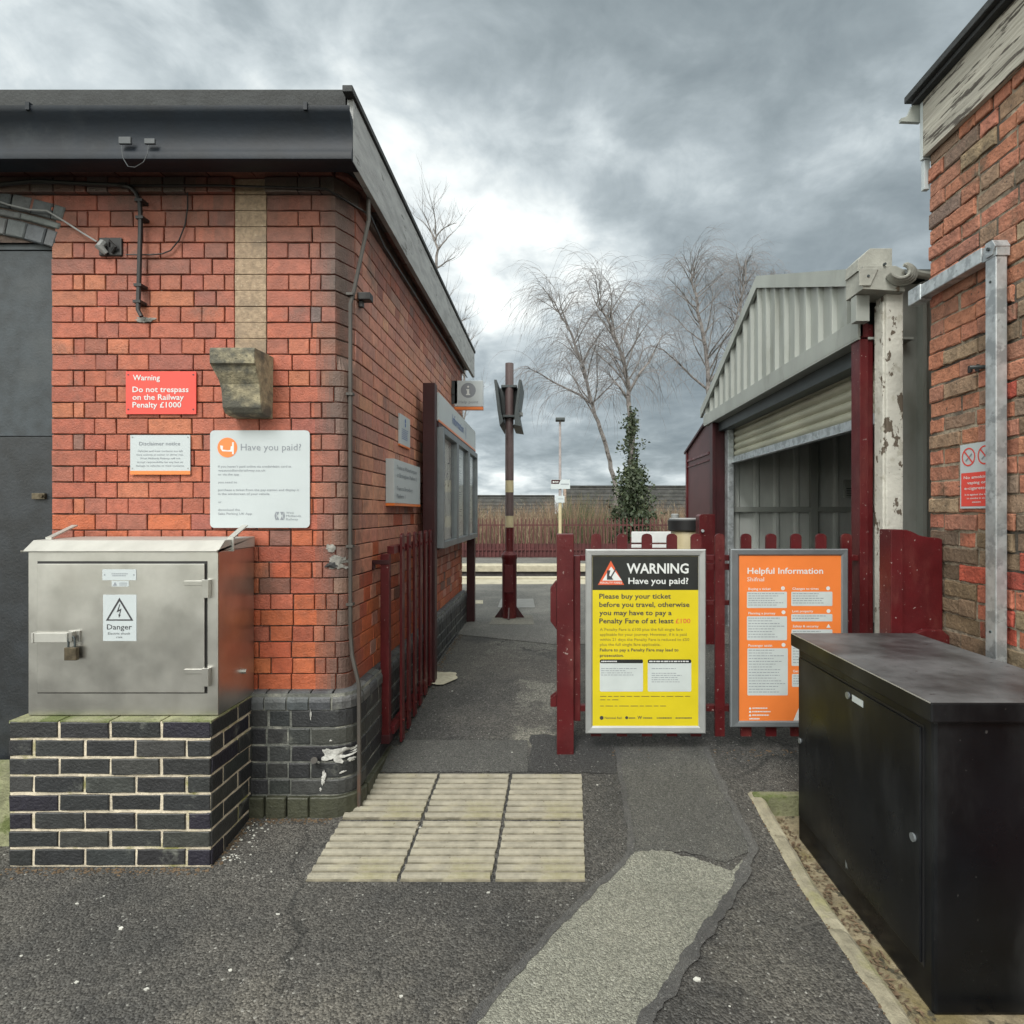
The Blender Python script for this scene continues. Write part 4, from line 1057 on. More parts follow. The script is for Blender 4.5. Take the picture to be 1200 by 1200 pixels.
# ------------------------------------------------------------------ tactile paving slabs
slabs = ["in the far row, touching the brick corner", "in the far row, middle of three", "in the far row, below the gate post", "in the near row, closest to the brick base", "in the near row, middle of three", "in the near row, beside the bitumen strip"]
def tile_xy(i, j):      # grid corner: i 0..3 across, j 0 near .. 2 far
    y = (2.44, 2.835, 3.23)[j]; return (-1.047 + .401 * i + .013 * j, y)
k = 0
r_ = random.Random(2)
for j in (1, 0):
    for i in range(3):
        (xa, ya), (xb, _), (xc, yc) = tile_xy(i, j), tile_xy(i + 1, j), tile_xy(i, j + 1)
        gp_ = .006; sh = xc - xa
        mb = MB(); nseg = 8
        prof = [(0.0, .0)]
        rows_ = []
        for q in range(nseg):
            t0 = (q + .08) / nseg; t1 = (q + .92) / nseg
            rows_ += [(t0 + .014, .0055), (t0 + .021, .013), (t0 + .034, .016), (t1 - .034, .016), (t1 - .021, .013), (t1 - .014, .0055)]
        rows_ = [(.0, -.03), (.0, .006)] + rows_ + [(1.0, .006), (1.0, -.03)]
        dz = r_.uniform(-.0015, .0015); b = len(mb.v)
        nx = 9
        for t, h in rows_:
            y = ya + .009 + (yc - ya - .018) * t
            for q in range(nx):
                s = q / (nx - 1); hh = h - (.0012 * r_.random() + .003 * max(0, noise.noise(Vector(((xa + .4 * s) * 8, y * 14, 2))) - .25) if h > .010 else 0)
                ej = (abs(noise.noise(Vector((y * 40, xa + s, k)))) * .014 * (1 if q == 0 else -1 if q == nx - 1 else 0))
                mb.v.append((xa + gp_ + ej + (xb - xa - 2 * gp_) * s + sh * t, y, g(y) + dz + hh))
        for a in range(len(rows_) - 1):
            for q in range(nx - 1):
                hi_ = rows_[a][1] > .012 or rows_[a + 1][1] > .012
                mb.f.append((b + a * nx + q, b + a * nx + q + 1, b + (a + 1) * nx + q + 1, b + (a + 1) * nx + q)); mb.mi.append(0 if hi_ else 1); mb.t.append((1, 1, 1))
        for q in (0, nx - 1):
            col_ = [b + a * nx + q for a in range(len(rows_))]
            mb.f.append(tuple(col_ if q == 0 else col_[::-1])); mb.mi.append(0); mb.t.append((1, 1, 1))
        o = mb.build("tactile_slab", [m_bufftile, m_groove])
        tag(o, "buff ribbed paving slab " + slabs[k], "paving slab", "ribbed tactile paving slabs"); k += 1

# ------------------------------------------------------------------ notice board on two posts
NB = thing("notice_board", "maroon posted notice board with three glazed poster cases standing against the brick wall", "notice board", (-.93, 5.6, g(5.6)))
for y, h in ((4.45, 2.565), (6.75, 2.50)):
    mb = MB(); mb.box(-.976, y - .045, g(y) - .05, -.884, y + .045, h); mb.build("post", m_maroon_dk, NB, bevel=.003)
mb = MB(); mb.box(-.93, 4.50, 2.292, -.872, 6.70, 2.512); hdr = mb.build("header", m_white, NB, bevel=.002)
bp = Pl((-.872, 4.50, 0), (0, 1, 0), (0, 0, 1))
mb = MB(); bp.box(mb, 0, 2.282, 2.2, 2.300, -.002, .003); mb.build("header_stripe", m_orange, hdr)
mb = MB(); text(mb, bp, "Information", .62, 1.28, 2.365, .085, .002); bp.quad(mb, 1.42, 2.33, 1.44, 2.45, .002); mb.build("lettering", m_blueink, hdr)
mb = MB(); bp.box(mb, 0, 2.248, 2.2, 2.282, -.05, -.001); mb.build("rail", m_maroon_dk, NB)
r_ = random.Random(77)
for i, (a0, a1) in enumerate(((0.01, .715), (.725, 1.43), (1.44, 2.13))):
    f = MB(); z0, z1 = 1.291, 2.245; d = .055
    bp.box(f, a0, z0, a0 + .05, z1, -.05, d - .02); bp.box(f, a1 - .05, z0, a1, z1, -.05, d - .02); bp.box(f, a0 + .05, z0, a1 - .05, z0 + .05, -.05, d - .02); bp.box(f, a0 + .05, z1 - .05, a1 - .05, z1, -.05, d - .02)
    fr = f.build("case_frame", m_alu_grey, NB, bevel=.004)
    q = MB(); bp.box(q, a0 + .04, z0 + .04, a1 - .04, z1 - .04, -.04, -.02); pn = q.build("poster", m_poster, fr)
    q = MB()
    if i == 0:
        for k in range(9):
            x, z = r_.uniform(a0 + .1, a1 - .1), r_.uniform(z0 + .5, z1 - .1); pts_ = [(x, z)]
            for s in range(7): pts_.append((min(max(pts_[-1][0] + r_.uniform(-.08, .08), a0 + .08), a1 - .08), min(max(pts_[-1][1] + r_.uniform(-.13, .03), z0 + .1), z1 - .08)))
            for (xa, za), (xb, zb) in zip(pts_, pts_[1:]):
                dx, dz = xb - xa, zb - za; l = math.hypot(dx, dz) or 1; h = .006
                bp.poly(q, [(xa - dz / l * h, za + dx / l * h), (xa + dz / l * h, za - dx / l * h), (xb + dz / l * h, zb - dx / l * h), (xb - dz / l * h, zb + dx / l * h)], -.0195)
    else:
        for k in range(34): wordbars(q, bp, a0 + .09, a1 - .09, z1 - .14 - k * .021, .006, -.0195, 0, r_, last=r_.uniform(.6, 1))
    q.build("lettering", m_greyink, pn)
    q = MB(); bp.box(q, a0 + .05, z0 + .05, a1 - .05, z1 - .05, .008, .012)
    gm = bpy.data.materials.get("pane_glass")
    if gm is None:
        gm = bpy.data.materials.new("pane_glass"); gm.use_nodes = True; tt = gm.node_tree
        gl = tt.nodes.new("ShaderNodeBsdfGlossy"); gl.inputs['Roughness'].default_value = .04
        tr = tt.nodes.new("ShaderNodeBsdfTransparent"); fz = tt.nodes.new("ShaderNodeFresnel"); fz.inputs[0].default_value = 1.22
        ms = tt.nodes.new("ShaderNodeMixShader"); mm_ = tt.nodes.new("ShaderNodeMath"); mm_.operation = 'MULTIPLY'; mm_.inputs[1].default_value = .4; tt.links.new(fz.outputs[0], mm_.inputs[0]); tt.links.new(mm_.outputs[0], ms.inputs[0]); tt.links.new(tr.outputs[0], ms.inputs[1]); tt.links.new(gl.outputs[0], ms.inputs[2])
        tt.links.new(ms.outputs[0], tt.nodes['Material Output'].inputs[0])
    q.build("glass", gm, fr)

# projecting help point sign
HY = 6.0
hp = thing("help_point_sign", "white square sign with information symbol projecting from the brick wall", "sign", W(549, 480, HY))
p = PxPl(HY)
mb = MB(); p.box(mb, 532.5, 476.5, 566, 446, -.05, .0); mb.build("panel", m_white, hp, bevel=.004)
mb = MB(); p.box(mb, 532.5, 480, 566, 476.8, -.052, .002); mb.build("base_strip", m_orange, hp)
mb = MB(); p.poly(mb, circle(30, 8.8, 548.8, 457.4)[::-1], .001)
text(mb, p, "Help point", 537.5, 560.5, 472.6, -3.2, .001, 0, bold=.006); mb.build("symbol", m_greyink, hp)
mb = MB(); p.poly(mb, circle(12, 1.2, 548.6, 453.2)[::-1], .002); p.poly(mb, [(546.4, 456), (549.9, 456), (549.9, 461.6), (551, 461.6), (551, 463), (546.2, 463), (546.2, 461.6), (547.3, 461.6), (547.3, 457.4), (546.4, 457.4)][::-1], .002); mb.build("letter", m_whiteink, hp)
mb = MB(); X = wx(525, HY)
mb.box(SX + .0, HY - .02, wz(462, HY), SX + .035, HY + .06, wz(455, HY)); mb.box(-1.075 + .045, HY, wz(473, HY), -1.03 + .06, HY + .03, wz(446, HY))
for py in (452.5, 471.5): mb.box(SX + .03, HY, wz(py + 1, HY), wx(533, HY), HY + .03, wz(py - 1, HY))
mb.build("bracket", m_dkgrey, hp)

# two small signs on the passage wall
sp_ = Pl((SX + .008, 0, 0), (0, 1, 0), (0, 0, 1))
t = thing("platform_sign", "larger white platform sign with orange foot on the passage brick wall", "sign", (SX + .02, 4.0, 1.62))
y0, y1, z0, z1 = 3.60, 4.32, 1.632, 1.91
mb = MB(); sp_.box(mb, y0, z0, y1, z1, -.008, .045); mb.build("panel", m_white, t, bevel=.002)
mb = MB(); sp_.box(mb, y0, z0 - .017, y1, z0 - .001, -.008, .047); mb.build("base_strip", m_orange, t)
mb = MB()
for s, a1, z in (("Trains to Wolverhampton", .60, 1.85), ("or Birmingham: Platform 2", .60, 1.80), ("Trains to Shrewsbury:", .48, 1.715), ("Platform 1", .27, 1.665)):
    text(mb, sp_, s, y0 + .06, y0 + a1, z, .026, .047, 0, bold=.006)
mb.build("lettering", m_greyink, t)
t = thing("notice_plate", "small white notice with blue symbol above the platform sign on passage wall", "sign", (SX + .01, 4.05, 2.02))
y0, y1, z0, z1 = 3.90, 4.18, 2.04, 2.245
mb = MB(); sp_.box(mb, y0, z0, y1, z1, -.008, .004); mb.build("panel", m_white, t)
mb = MB(); sp_.box(mb, y0, z0 - .012, y1, z0 - .0005, -.008, .005); mb.build("base_strip", m_orange, t)
mb = MB(); sp_.poly(mb, circle(14, .016, (y0 + y1) / 2, z1 - .033), .005); sp_.quad(mb, (y0 + y1) / 2 - .013, z1 - .075, (y0 + y1) / 2 + .013, z1 - .05, .005)
for k in range(6): wordbars(mb, sp_, y0 + .05, y1 - .06, z1 - .10 - k * .013, .005, .005, 0, r_, last=r_.uniform(.7, 1))
mb.build("lettering", m_blueink, t)

# ------------------------------------------------------------------ paling builder, gate and fence
def paling_mesh(mb, x, y, z0, z1, w_, d_, face):
    """flat bar with a rounded top; face 'y' looks at the camera, 'x' looks across the passage"""
    n = 6; pts = [(-w_ / 2, z0), (w_ / 2, z0)] + [(w_ / 2 * math.cos(R(180 * i / n)), z1 - w_ * .35 + w_ * .35 * math.sin(R(180 * i / n))) for i in range(n + 1)]
    if face == 'y': mb.prism([(x + a, y - d_ / 2, z) for a, z in pts], (0, d_, 0))
    else: mb.prism([(x + d_ / 2, y + a, z) for a, z in pts], (-d_, 0, 0))

GT = thing("passage_gate", "maroon metal gate folded open against the brick wall of the passage", "gate", (-.93, 4.0, g(3.4)))
GX = -.93; gtop = wz(625, 3.53)
for y in (3.53, 3.695, 3.86, 4.025, 4.19, 4.355):
    mb = MB(); paling_mesh(mb, GX + .022, y, g(y) + .02, gtop, .062, .014, 'x'); mb.build("paling", m_maroon, GT)
mb = MB(); mb.box(GX - .055, 3.335, .245, GX - .005, 3.385, wz(649, 3.36)); mb.build("stile", m_maroon, GT, bevel=.003)
for z in (.27, wz(652, 3.45) + .02):
    mb = MB(); mb.box(GX - .03, 3.386, z, GX + .012, 4.41, z + .045); mb.build("rail", m_maroon, GT, bevel=.002)
mb = MB(); mb.box(GX - .105, 3.33, wz(661, 3.36), GX - .005, 3.345, wz(656, 3.36)); mb.box(GX - .125, 3.33, wz(667, 3.36), GX - .09, 3.36, wz(658, 3.36)); mb.build("latch_bar", m_maroon_dk, GT, bevel=.002)
mb = MB(); mb.box(GX - .06, 3.325, .235, GX + .0, 3.395, .285); mb.build("drop_bolt", m_maroon_dk, GT, bevel=.003)
mb = MB()
for y in (3.53, 3.695, 3.86, 4.025, 4.19, 4.355):
    for z in (gtop - .09, .30): mb.tube([(GX + .029, y, z), (GX + .037, y, z)], .009, 6)
mb.build("bolt", m_maroon, GT)

FYY = 3.45
FN = thing("platform_fence", "maroon paling fence with a tall gate post carrying the two framed posters", "fence", (1.0, FYY, g(FYY)))
px_post = (652.5, 672)
mb = MB(); mb.box(wx(652.5, FYY), FYY - .05, g(FYY) - .05, wx(672, FYY), FYY + .05, wz(625.5, FYY)); mb.build("post", m_maroon, FN, bevel=.004)
mb = MB()
zt, zb = wz(650, FYY), wz(834, FYY)
for a, b in ((650.5, 657), (826, 833)):
    mb = MB(); mb.box(wx(680, FYY), FYY - .012, wz(b, FYY), wx(1006, FYY), FYY + .028, wz(a, FYY)); mb.build("rail", m_maroon, FN, bevel=.003)
for a, b in ((660.5, 668), (703.5, 709)):
    mb = MB(); mb.box(wx(815, FYY), FYY - .006, wz(b, FYY), wx(868, FYY), FYY + .02, wz(a, FYY)); mb.build("brace", m_maroon, FN, bevel=.003)
for a, b in ((672.3, 680), (1006, 1014)):
    mb = MB(); mb.box(wx(a, FYY), FYY - .02, g(FYY) + .18, wx(b, FYY), FYY + .03, wz(651 if a < 900 else 650, FYY)); mb.build("stile", m_maroon, FN, bevel=.003)
for px in (698, 728, 757, 786, 814, 841.5, 872, 901, 930, 959, 988.5):
    mb = MB(); wide = 12 if px != 841.5 else 11
    paling_mesh(mb, wx(px, FYY), FYY - .03, wz(860, FYY), wz(625, FYY), wide * FYY / F, .018, 'y'); mb.build("paling", m_maroon, FN)
mb = MB()
p = PxPl(FYY)
p.slab(mb, [(652.3, 737), (652.3, 680), (651, 681), (645, 689), (645, 727)][::-1], -.03, .03); mb.build("latch_plate", m_maroon, FN, bevel=.003); mb = MB(); p.slab(mb, [(652.3, 826.5), (645, 826.5), (645, 817), (652.3, 811)], -.03, .03); mb.build("latch_plate", m_maroon, FN, bevel=.003)
mb = MB()
for px in (698, 728, 757, 786, 814, 841.5, 872, 901, 930, 959, 988.5):
    for py in (654, 830): mb.tube([(wx(px, FYY), FYY - .038, wz(py, FYY)), (wx(px, FYY), FYY - .046, wz(py, FYY))], .008, 6)
mb.build("bolt", m_maroon, FN)

# ------------------------------------------------------------------ two framed posters
PY = 3.395
def poster(name, label, o, i_, mframe, mback):
    p = PxPl(PY); a0, b0, a1, b1 = o; c0, e0, c1, e1 = i_
    t = thing(name, label, "poster", W((a0 + a1) / 2, b1, PY))
    mb = MB()
    O = [(a0, b1), (a1, b1), (a1, b0), (a0, b0)]; I = [(c0, e1), (c1, e1), (c1, e0), (c0, e0)]
    mid = lambda k: [((x * (1 - k) + X * k), (y * (1 - k) + Y_ * k)) for (x, y), (X, Y_) in zip(O, I)]
    rings = [(O, 0), (O, .022), (mid(.15), .027), (mid(.8), .024), (I, .014)]
    b = len(mb.v)
    for pts, off in rings: mb.v += [tuple(p.p(x, y, off)) for x, y in pts]
    for k in range(len(rings) - 1):
        for q in range(4):
            q2 = (q + 1) % 4; mb.f.append((b + k * 4 + q, b + k * 4 + q2, b + (k + 1) * 4 + q2, b + (k + 1) * 4 + q)); mb.mi.append(0); mb.t.append((1, 1, 1))
    mb.f.append((b + 3, b + 2, b + 1, b)); mb.mi.append(0); mb.t.append((1, 1, 1))
    fr = mb.build("frame", mframe, t)
    mb = MB(); p.box(mb, c0 - .6, e1 + .6, c1 + .6, e0 - .6, .004, .0145); sh = mb.build("sheet", mback, t)
    return t, p, sh
Q = .0150
t, p, sh = poster("penalty_poster", "yellow and black framed warning poster about penalty fares on the maroon fence", (686, 643.5, 826, 858), (694.3, 651.6, 817.5, 849.5), m_alu, m_yellow)
mb = MB(); p.quad(mb, 694.3, 691, 817.5, 651.6, Q); mb.build("heading_band", m_blackp, sh)
mb = MB(); text(mb, p, "WARNING", 734, 806.2, 671.4, -11.2, Q + .0006, 0, bold=.022); text(mb, p, "Have you paid?", 736, 806, 683.8, -7.0, Q + .0006, 0, bold=.016)
p.poly(mb, [(715.8, 663.5), (728.5, 680), (705.5, 680)][::1], Q + .0012)
mb.build("heading", m_whiteink, sh)
mb = MB(); p.poly(mb, [(715.5, 656.8), (731, 685), (700.5, 685)], Q + .0008); mb.build("warning_triangle", m_redink, sh)
mb = MB(); p.poly(mb, [(711, 668), (715, 668), (713.5, 674), (716.5, 676), (718.5, 679), (711, 679)], Q + .0018); p.poly(mb, [(714.8, 675.8), (720.5, 666.2), (721.9, 667), (716.2, 676.6)], Q + .0018); mb.build("hand_symbol", m_ink, sh)
mb = MB(); text(mb, p, "PENALTY FARES", 703, 728.5, 683.6, -2.2, Q + .0014, 0, bold=.008); mb.build("triangle_caption", m_whiteink, sh)
mb = MB()
for s, a1, b in (("Please buy your ticket", 785.6, 701), ("before you travel, otherwise", 807.3, 710.7), ("you may have to pay a", 786.5, 720.3), ("Penalty Fare of at least", 788.8, 729.8)):
    text(mb, p, s, 702, a1, b, -5.6, Q, 0, bold=.020)
text(mb, p, "Failure to pay a Penalty Fare may lead to", 702.7, 794.5, 762.6, -3.4, Q, 0, bold=.018); text(mb, p, "prosecution.", 702.7, 730.7, 769, -3.4, Q, 0, bold=.018)
mb.build("lettering", m_ink, sh)
mb = MB(); text(mb, p, "£100", 791, 808.4, 729.8, -5.4, Q, 0, bold=.012); mb.build("fare", m_redink, sh)
mb = MB()
for s, a1, b in (("A Penalty Fare is £100 plus the full single fare", 799.5, 738.6), ("applicable for your journey. However, if it is paid", 804, 744.5), ("within 21 days the Penalty Fare is reduced to £50", 807, 750.4), ("plus the full single fare applicable.", 773.5, 756.2)):
    text(mb, p, s, 702.7, a1, b, -3.3, Q, 0, bold=.006)
for b, l in ((815.6, 1), (819.6, .2), (826.8, .72)): wordbars(mb, p, 703, 810, b, -.9, Q, 0, r_, last=l)
mb.build("small_print", m_oliveink, sh)
for a0, a1 in ((702.7, 753), (758.6, 809.3)):
    mb = MB(); p.poly(mb, rrect(a0, 772.3, a1, 809.5, 1.6)[::-1], Q); pb = mb.build("panel", m_paper, sh)
    mb = MB(); p.poly(mb, rrect(a0, 772.0, a1, 776.4, 1.6)[::-1], Q + .0005)
    mb.build("panel_heading", m_blackp, pb); mb = MB()
    for k in range(4 if a0 < 750 else 6): wordbars(mb, p, a0 + (1.5 if a0 < 750 else 4.5), a1 - 4, 783 + k * 2.5 + (3 if a0 > 750 and k else 0), -.7, Q + .0005, 0, r_, last=r_.uniform(.55, 1))
    mb.build("lettering", m_greyink, pb)
    mb = MB(); wordbars(mb, p, a0 + 1.5, a1 - (30 if a0 < 750 else 3), 775, -1.4, Q + .001, 0, r_); mb.build("heading", m_whiteink, pb)
mb = MB()
p.poly(mb, circle(16, 2.3, 704.8, 840.2)[::-1], Q); text(mb, p, "National Rail", 708.5, 728, 841.4, -2.6, Q, 0, bold=.006)
p.poly(mb, circle(12, 1.8, 734, 840)[::-1], Q); text(mb, p, "W", 746.5, 752, 841.6, -3.6, Q, 0, bold=.02)
for a0, a1 in ((736.5, 744), (753, 764), (769, 787), (791, 810)): wordbars(mb, p, a0, a1, 841, -1.3, Q, 0, r_)
mb.build("footer_emblems", m_ink, sh)

t, p, sh = poster("information_poster", "orange framed helpful information poster with white text panels on the maroon fence", (854.5, 643, 991.5, 850.5), (865.5, 651, 984, 843.5), m_alu_grey, m_orange)
mb = MB(); text(mb, p, "Helpful Information", 875, 963.2, 672, -6.9, Q, 0, bold=.014); text(mb, p, "Shifnal", 874.6, 894.3, 680.8, -4.8, Q)
for s, a0, a1, b in (("Buying a ticket", 876, 902, 691), ("Planning a journey", 876, 907.5, 719.4), ("Passenger assist", 876, 904, 757), ("Changes to times", 927.3, 958, 690.8), ("Lost property", 927.3, 951.6, 717), ("Safety & security", 927.8, 958, 734.6), ("Get in touch", 928, 950, 787)):
    text(mb, p, s, a0, a1, b, -2.7, Q, 0, bold=.012)
for a, b in ((916.3, 689), (917, 717), (917, 755), (969, 689), (969.5, 715.6), (969.5, 733)):
    p.poly(mb, circle(12, 2.3, a, b)[::-1] if b != 733 else [(969.5, 730.6), (972, 735), (967, 735)], Q)
for k, b in enumerate((829.6, 833.6, 837.7)):
    p.poly(mb, circle(10, 1.3, 878, b - .4)[::-1], Q); wordbars(mb, p, 880.5, (898.5, 902, 900)[k], b, -1.4, Q, 0, r_)
wordbars(mb, p, 877, 889, 842, -1.6, Q, 0, r_)
p.poly(mb, [(928.5, 843.3), (934.5, 829), (960, 829), (960, 843.3)], Q)
mb.build("lettering", m_whiteink, sh)
for a0, b0, a1, b1, n in ((874.3, 693, 921, 712, 6), (874.3, 721.6, 921, 749.6, 8), (874.8, 759, 922, 814, 16), (926, 693, 974, 709.6, 5), (926, 719, 974, 727.6, 2), (926.3, 737, 974, 779.6, 12), (926.8, 789, 974, 804, 4)):
    mb = MB(); p.poly(mb, rrect(a0, b0, a1, b1, 1.2)[::-1], Q); pb = mb.build("panel", m_paper, sh)
    mb = MB()
    for k in range(n): wordbars(mb, p, a0 + 1.6, a1 - 2, b0 + 2.6 + k * (b1 - b0 - 3) / max(n, 1), -.75, Q + .0005, 0, r_, last=r_.uniform(.6, 1))
    mb.build("lettering", m_greyink, pb)
mb = MB(); text(mb, p, "i", 916, 916.6, 690.4, -2.6, Q + .0006); mb.build("icon_detail", m_orange, sh)

# ------------------------------------------------------------------ corrugated shed with roller shutter
SHX, SN, SF = 1.86, 3.45, 6.72
shed = thing("corrugated_shed", "grey corrugated gable shed with half raised roller shutter and maroon columns", "shed", (3.4, 5.1, g(5)))
GB = 2.675                                   # underside of the gable sheeting
def gable_top(y):
    pk = 5.08
    return 3.63 - (.385 * (pk - y) if y < pk else .44 * (y - pk))
def corr(mb, fa, n0, n1, pitch, depth, z0f, z1f, mi=0):
    """trapezoid sheeting: fa(s, d) gives x,y for run s and outward d"""
    pts = []; s = n0
    while s < n1:
        for ds, d in ((0, 0), (.60, 0), (.68, depth), (.84, depth), (.92, 0)):
            t_ = s + ds * pitch
            if t_ < n1: pts.append((t_, d))
        s += pitch
    pts.append((n1, 0))
    for (s0, d0), (s1, d1) in zip(pts, pts[1:]):
        x0, y0 = fa(s0, d0); x1, y1 = fa(s1, d1)
        mb.face([(x0, y0, z0f(s0)), (x1, y1, z0f(s1)), (x1, y1, z1f(s1)), (x0, y0, z1f(s0))], mi)
mb = MB(); corr(mb, lambda s, d: (SHX - d, s), SN - .02, SF + .1, .19, .028, lambda s: GB + .05, lambda s: gable_top(s) - .01)
for f_i in range(len(mb.f)): mb.f[f_i] = tuple(reversed(mb.f[f_i]))
mb.build("gable_sheet", m_shed, shed)
mb = MB(); mb.box(SHX - .034, SN - .03, GB - .06, SHX - .002, SF + .16, GB + .055); mb.box(SHX - .034, SN - .03, GB - .075, SHX + .3, SF + .14, GB - .06); mb.build("gable_trim", m_shed, shed, bevel=.003)
mb = MB()
for (ya, yb) in ((SN - .05, 5.08), (5.08, SF + .26)):
    za, zb = gable_top(ya), gable_top(yb); h = .075
    mb.prism([(SHX - .045, ya, za - h), (SHX - .045, ya, za + .03), (SHX - .045, yb, zb + .03), (SHX - .045, yb, zb - h)], (.03, 0, 0))
mb.build("verge_flashing", m_shed, shed)
XR = 6.0
mb = MB()
for (ya, yb) in ((SN - .05, 5.08), (5.08, SF + .26)):
    za, zb = gable_top(ya), gable_top(yb)
    mb.prism([(SHX - .014, ya, za), (SHX - .014, ya, za + .025), (SHX - .014, yb, zb + .025), (SHX - .014, yb, zb)], (XR - SHX, 0, 0))
mb.build("roof", m_shed_dk, shed)
mb = MB(); corr(mb, lambda s, d: (s, SN + .05 - d), 1.985, XR, .15, .042, lambda s: .1, lambda s: 2.96); mb.build("near_wall", m_shed, shed)
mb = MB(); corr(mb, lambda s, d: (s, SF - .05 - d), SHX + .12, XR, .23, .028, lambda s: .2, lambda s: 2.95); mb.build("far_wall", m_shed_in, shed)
mb = MB(); corr(mb, lambda s, d: (XR - d, SF + SN - s), SN, SF, .23, .03, lambda s: .1, lambda s: 3.6); mb.build("rear_wall", m_shed, shed)
mb = MB(); mb.box(SHX + .12, SF - .13, wz(600, 6.6), XR - .05, SF - .085, wz(594, 6.6)); mb.box(2.98, SF - .14, .2, 3.06, SF - .085, 2.95); mb.build("sheeting_rail", m_shed, shed, bevel=.003)
mb = MB(); mb.box(wx(990, 6.55), SF - .17, wz(583, 6.55), wx(1012, 6.55), SF - .14, wz(562, 6.55)); vb = mb.build("vent_box", m_shed, shed, bevel=.004)
mb = MB()
for k in range(4): mb.box(wx(992, 6.55), SF - .176, wz(581 - 2.6 * k, 6.55), wx(1010, 6.55), SF - .170, wz(580 - 2.6 * k, 6.55))
mb.tube([(wx(1003, 6.5), SF - .18, wz(567, 6.55)), (wx(1003, 6.5), SF - .17, wz(567, 6.55))], .03, 12); mb.build("vent_slots", m_dkgrey, vb)
# columns
mb = MB(); mb.box(1.838, 3.42, .1, 1.888, 3.52, GB + .02); mb.box(1.888, 3.435, .1, 1.925, 3.52, GB + .02); mb.build("column", m_maroon, shed, bevel=.003)
mb = MB(); mb.box(1.845, 6.56, .2, 1.885, 6.68, GB - .06); mb.box(1.885, 6.58, .2, 2.0, 6.66, GB - .06); mb.build("column", m_maroon_dk, shed, bevel=.003)
mb = MB(); mb.box(1.985, 6.44, .3, 2.05, 6.56, 2.62); mb.build("shutter_guide", m_galv, shed, bevel=.003)
# shutter curtain
mb = MB(); prof = []
zb, zt = 2.20, 2.80; ns_ = 8; ph = (zt - zb) / ns_
for k in range(ns_):
    for q in range(7):
        a = q / 6; prof.append((2.075 - .022 * math.sin(math.pi * a) ** .8, zb + ph * (k + a * .9)))
    prof.append((2.080, zb + ph * (k + .95)))
n = len(prof)
mb.add([(x, 3.54, z) for x, z in prof] + [(x, 6.50, z) for x, z in prof], [(i, i + 1, i + 1 + n, i + n) for i in range(n - 1)])
sc_ = mb.build("roller_shutter", m_shutter, shed, smooth=False)
mb = MB(); mb.box(2.045, 3.54, 2.13, 2.075, 6.50, 2.20); mb.box(2.025, 3.54, 2.125, 2.075, 6.50, 2.135); mb.build("bottom_bar", m_galv, sc_, bevel=.002)
mb = MB(); mb.tube([(2.20, 3.55, 2.85), (2.20, 6.55, 2.85)], .12, 14); mb.build("shutter_drum", m_dkgrey, sc_)
mb = MB(); mb.box(SHX + .02, SN + .09, GB + .3, 2.3, SF - .1, GB + .33); mb.box(SHX + .06, SN + .09, 2.50, 2.04, SF - .12, GB + .29); mb.build("lintel_shade", m_dkgrey, shed)  # includes a dark board painted in for the shade above the shutter

# old white post with a boxed beam head
wp = thing("white_post", "old white timber post with badly peeling paint beside the shed", "post", (1.97, 3.35, g(3.35)))
mb = MB(); mb.box(1.925, 3.30, .1, 2.022, 3.41, wz(340, 3.3)); mb.box(1.911, 3.312, .1, 1.926, 3.40, wz(352, 3.3)); mb.build("shaft", m_peel, wp, bevel=.006)
mb = MB(); p = PxPl(3.27)
p.slab(mb, [(1009, 340), (1058, 343), (1058, 318), (1047, 313), (1009, 313)], -.17, .02)
p.slab(mb, [(1004, 337), (1017, 337), (1026, 317), (1004, 317)], .02, .03)
mb.build("beam_end", m_beam, wp, bevel=.003)
mb = MB(); p.slab(mb, [(1007, 316), (1048, 316), (1048, 289), (1022, 289), (1008, 302)], -.16, -.02); mb.build("post_cap", m_beam, wp, bevel=.003)
mb = MB(); p.box(mb, 1010, 372, 1026, 341, -.12, -.06); mb.build("corner_plate", m_shed, wp, bevel=.002)
mb = MB()
for a, b in ((1033.5, 312), (1014, 326)): mb.tube([p.p(a, b, .02), p.p(a, b, .034)], .008, 6)
mb.build("bolt", m_dkgrey, wp)
cl = MB(); p = PxPl(3.25)
for k in range(4):
    R0 = 10 + 1.8 * k
    cl.tube([tuple(p.p(1049 + R0 * 1.1 * math.cos(R(a)) + 2 * k, 322 + R0 * .8 * math.sin(R(a)), .05 - .012 * k)) for a in range(-70, 171, 20)], .010, 7)
cl.tube([tuple(p.p(a, b, .0)) for a, b in ((1066, 318), (1076, 321), (1092, 324), (1110, 326))], .022, 8)
hang(cl.build("coiled_hose", m_beam, smooth=True), "grey cables coiled over the beam between the white post and brick wall", "cable")

# maroon boarded stub beside the brick wall
fp = thing("maroon_board", "short maroon boarded panel with curved top edge standing behind the black locker", "panel", (1.81, 2.85, .05))
p = PxPl(2.85)
mb = MB(); p.slab(mb, [(1057, 800), (1105, 800), (1104.5, 632), (1100, 630.5), (1088, 629.5), (1078, 627.5), (1070, 623.5), (1063, 621), (1057, 621)], -.06, .0); mb.build("board", m_maroon, fp, bevel=.004)
mb = MB(); p.box(mb, 1042.5, 800, 1057, 620.5, -.09, .012); mb.build("upright", m_maroon, fp, bevel=.004)
mb = MB(); p.slab(mb, [(1068, 800), (1109, 800), (1109, 745), (1100, 737), (1080, 736), (1068, 741)], .0, .03); mb.build("foot_board", m_maroon, fp, bevel=.006)

